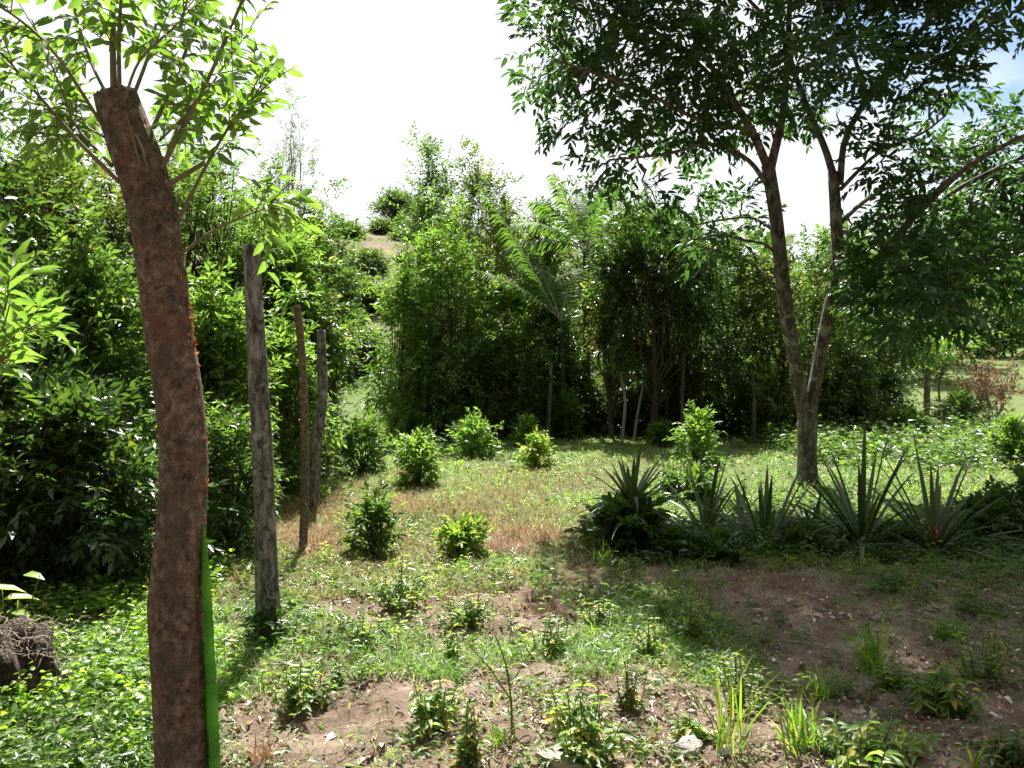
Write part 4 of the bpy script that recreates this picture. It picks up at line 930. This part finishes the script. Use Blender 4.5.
# ================================================================ STONES, ROOT CLUMP
def rock(name, label, px, by, w, h, mat, seed, cat='stone', flat=.6, dy=.8, elong=1, d=None):
    gen = np.random.default_rng(seed); b = ground_at(px, by); d = b[1]; rx = w/F*d/2; rz = h/F*d/2
    n, m = 22, 14; th = np.linspace(0, 2*np.pi, n, endpoint=False); ph = np.linspace(-1.45, 1.45, m)
    D = np.stack([np.cos(th)[None]*np.cos(ph)[:, None], np.sin(th)[None]*np.cos(ph)[:, None], np.sin(ph)[:, None]+0*th[None]], -1)
    rr = np.ones((m, n))
    for _ in range(16):
        k = rvec(1, gen)[0]; c = gen.uniform(.55, .9); pr = D@k; rr = np.where(pr*rr > c, c/np.maximum(pr, .2), rr)
    rr = rr*(1+gen.normal(0, .02, rr.shape)); rr[0] = rr[0].mean(); rr[-1] = rr[-1].mean()
    V = D*rr[..., None]*[rx, rx*dy, rz]+b+[0, rx*dy*.3, rz*.55]
    i = np.arange(m-1)[:, None]*n; j = np.arange(n)[None]; j2 = (j+1) % n
    T = np.concatenate([np.stack([i+j, i+j2, i+n+j2], -1).reshape(-1, 3), np.stack([i+j, i+n+j2, i+n+j], -1).reshape(-1, 3)])
    g = Geo(); g.add(V.reshape(-1, 3), T, .5); o = g.build(name, M[mat], origin=b, smooth=False); return tag(o, label, cat)
rock('stone', 'pale flat topped stone cut by the bottom edge below the drooping herb clump', 562, 768, 72, 20, 'stone', 1)
rock('limestone_chunk', 'white limestone chunk with dark pits at bottom right of centre', 690, 758, 42, 24, 'stone', 2)
rock('stone', 'small white stone left of the cactus stem at the bottom', 148, 742, 18, 10, 'stone', 3)
rock('soil_heap', 'yellowish heap of soil in the grass below the right hand fence posts', 926, 445, 34, 9, 'sand', 4, 'soil heap')
rock('soil_heap', 'second smaller yellow soil heap just right of the forked tree trunk', 834, 440, 22, 5, 'sand', 5, 'soil heap')
rock('stone', 'tiny pale stone on open soil left of the fine leaved herb', 702, 678, 8, 5, 'stone', 6)
# rotten root clump at left
gen = np.random.default_rng(12); b = ground_at(20, 712); d = b[1]
t = thing('root_clump', b, 'dark rotten root clump with frayed fibres at the left picture edge', 'root clump')
g = Geo()
for (a, b_, ww, hh, sd) in ((-30, 705, 150, 90, 1), (22, 712, 76, 92, 2), (48, 706, 50, 62, 3), (5, 722, 90, 60, 4)):
    g2 = np.random.default_rng(sd); n, m = 40, 24; th = np.linspace(0, 2*np.pi, n, endpoint=False); ph = np.linspace(-1.5, 1.5, m)
    D = np.stack([np.cos(th)[None]*np.cos(ph)[:, None], np.sin(th)[None]*np.cos(ph)[:, None], np.sin(ph)[:, None]+0*th[None]], -1)
    rr = np.ones((m, n))
    for _ in range(26):
        k = rvec(1, g2)[0]; rr = rr+.10*np.sin((D@k)*g2.uniform(3, 11)+g2.uniform(0, 6))/1.5
    rr = rr+g2.normal(0, .045, rr.shape); rr[0] = rr[0].mean(); rr[-1] = rr[-1].mean()
    c = at(a, b_, d+.12); V = D*rr[..., None]*[pxw(ww, d), pxw(ww, d)*.8, hh/F*d*.8]*.85+[c[0], c[1], float(hgt(c[0], c[1]))]
    i_ = np.arange(m-1)[:, None]*n; j_ = np.arange(n)[None]; j2 = (j_+1) % n
    g.add(V.reshape(-1, 3), np.concatenate([np.stack([i_+j_, i_+j2, i_+n+j2], -1).reshape(-1, 3), np.stack([i_+j_, i_+n+j2, i_+n+j_], -1).reshape(-1, 3)]), .5)
g.build('body', M['earth'], t)
g = Geo()
for i in range(170):
    u = gen.uniform(-40, 66); p = at(u, gen.uniform(612, 655)+max(0, u-30)*.35, d-gen.uniform(.02, .14)); e = p+np.array([gen.normal(.02, .06), gen.normal(-.03, .04), gen.normal(-.01, .03)])
    g.tube(limb(p, e, gen, .08, 0, 4), np.linspace(.004, .0015, 4), 3, cap=False)
g.build('root_fibres', M['wood'], t)
# plant with big pale leaves behind it
b = on_ground(5, 4.6); t = thing('broadleaf_plant', b, 'plant with wide pale shining leaves above the rotten root clump', 'plant')
g = Geo(); l2 = Geo()
for i, (a, c_) in enumerate([(18, 600), (-15, 606), (2, 590), (40, 575), (-30, 585), (30, 612)]):
    e = at(a, c_, 4.5+gen.normal(0, .1)); g.tube(limb(b, e, gen, .03, -.1, 6), np.linspace(.006, .003, 6), 5)
    add_leaves(l2, (e-[.09, 0, 0])[None], np.array([[1, gen.normal(0, .4), -.05]]), np.array([[gen.normal(0, .1), -.15, 1]]), .20 if i < 3 else .12, .08, True, gen=gen, r=np.array([.93 if i < 3 else .6]))
g.build('stem', M['stem'], t); l2.build('leaves', M['lime'], t)
# bright sapling entering at the left edge
gen = np.random.default_rng(31); b = on_ground(-70, 3.3); t = thing('broadleaf_sapling', b, 'bright long leaved sapling branch reaching in from the left picture edge', 'sapling')
g = Geo(); l2 = Geo()
P = cr([b-[0, 0, .03], at(-72, 600, 3.3), at(-60, 430, 3.3), at(-50, 290, 3.3)], 20); g.tube(P, np.linspace(.02, .008, 20), 7)
for (a, c_, j) in [(25, 300, 13), (40, 325, 12), (10, 340, 12), (30, 275, 14), (5, 310, 13), (18, 355, 11), (-10, 370, 11), (-20, 300, 15), (-30, 400, 9), (0, 262, 17), (-20, 330, 12)]:
    e = at(a-14, c_, 3.2+gen.normal(0, .18)); g.tube(limb(P[j], e, gen, .04, .1, 6), np.linspace(.006, .003, 6), 5, cap=False)
    A = norm(e-P[j]); sprays(l2, np.array([e-A*.05]*3), A+gen.normal(0, .4, (3, 3)), 7, .17, .11, .034, .3, True, gen, tw=g)
g.build('stem', M['sprout'], t); l2.build('leaves', M['light'], t)

for o in ROOTS:
    if '_o' in o: del o['_o']

# ================================================================ SKY, SUN, CAMERA
SUN_EL, SUN_AZ = 57, -4      # azimuth measured from straight ahead, to the right
w = bpy.data.worlds.new('World'); sc.world = w; w.use_nodes = True; nt = w.node_tree; nt.nodes.clear(); N, L = nt.nodes, nt.links
sky = N.new('ShaderNodeTexSky'); sky.sky_type = 'NISHITA'; sky.sun_disc = False; sky.sun_elevation = R(SUN_EL); sky.sun_rotation = R(SUN_AZ); sky.air_density = 1.0; sky.dust_density = .6
bg = N.new('ShaderNodeBackground'); bg.inputs[1].default_value = .052; L.new(sky.outputs[0], bg.inputs[0])
tc = N.new('ShaderNodeTexCoord'); nz = N.new('ShaderNodeTexNoise'); nz.inputs['Scale'].default_value = 2.6; nz.inputs['Detail'].default_value = 7; nz.inputs['Roughness'].default_value = .55
mp = N.new('ShaderNodeMapping'); mp.inputs['Scale'].default_value = (1, 1, 2); mp.inputs['Location'].default_value = (.3, 0, .2); L.new(tc.outputs['Generated'], mp.inputs[0]); L.new(mp.outputs[0], nz.inputs['Vector'])
dp = N.new('ShaderNodeVectorMath'); dp.operation = 'DOT_PRODUCT'; v_ = norm(np.array([.56, .75, .36])); dp.inputs[1].default_value = tuple(v_); L.new(tc.outputs['Generated'], dp.inputs[0])
mr = N.new('ShaderNodeMapRange'); mr.inputs[1].default_value = .88; mr.inputs[2].default_value = .985; mr.inputs[3].default_value = .42; mr.inputs[4].default_value = -.09; L.new(dp.outputs['Value'], mr.inputs[0])
ad = N.new('ShaderNodeMath'); ad.operation = 'ADD'; L.new(nz.outputs['Fac'], ad.inputs[0]); L.new(mr.outputs[0], ad.inputs[1])
rp = ramp(N, [(.47, (0, 0, 0)), (.58, (1, 1, 1))]); L.new(ad.outputs[0], rp.inputs[0])
cb = N.new('ShaderNodeBackground'); cb.inputs[0].default_value = (.93, .97, 1, 1)
ds = N.new('ShaderNodeVectorMath'); ds.operation = 'DOT_PRODUCT'; ds.inputs[1].default_value = (math.sin(R(SUN_AZ))*math.cos(R(SUN_EL)), math.cos(R(SUN_AZ))*math.cos(R(SUN_EL)), math.sin(R(SUN_EL))); L.new(tc.outputs['Generated'], ds.inputs[0])
m3 = N.new('ShaderNodeMapRange'); m3.inputs[1].default_value = .3; m3.inputs[2].default_value = .5; m3.inputs[3].default_value = .06; m3.inputs[4].default_value = .38; L.new(ds.outputs['Value'], m3.inputs[0]); L.new(m3.outputs[0], cb.inputs[1])
mx = N.new('ShaderNodeMixShader'); L.new(rp.outputs[0], mx.inputs[0]); L.new(bg.outputs[0], mx.inputs[1]); L.new(cb.outputs[0], mx.inputs[2])
o = N.new('ShaderNodeOutputWorld'); L.new(mx.outputs[0], o.inputs[0])
sd = bpy.data.lights.new('sun', 'SUN'); sd.energy = 5.0; sd.angle = R(.55); sd.color = (1, .96, .89)
so = bpy.data.objects.new('sun', sd); col.objects.link(so)
sv = Vector((math.sin(R(SUN_AZ))*math.cos(R(SUN_EL)), math.cos(R(SUN_AZ))*math.cos(R(SUN_EL)), math.sin(R(SUN_EL))))
so.rotation_euler = sv.to_track_quat('Z', 'Y').to_euler(); so.location = (0, 30, 40)
cd = bpy.data.cameras.new('camera'); cam = bpy.data.objects.new('camera', cd); col.objects.link(cam); sc.camera = cam
cd.sensor_width = 36; cd.lens = 36*F/1024; cd.clip_start = .05; cd.clip_end = 2000
cam.location = (0, 0, EYE); cam.rotation_euler = (math.pi/2-PITCH, 0, 0)
sc.view_settings.view_transform = 'Standard'; sc.view_settings.look = 'None'; sc.view_settings.exposure = 1.68; sc.view_settings.gamma = 1; sc.view_settings.use_curve_mapping = False
sc.render.engine = 'CYCLES'; cy = sc.cycles
cy.max_bounces = 7; cy.diffuse_bounces = 4; cy.transmission_bounces = 5; cy.glossy_bounces = 2; cy.transparent_max_bounces = 4; cy.use_denoising = True; cy.denoiser = 'OPENIMAGEDENOISE'
cy.sample_clamp_indirect = 6; cy.use_adaptive_sampling = True; cy.adaptive_threshold = .02
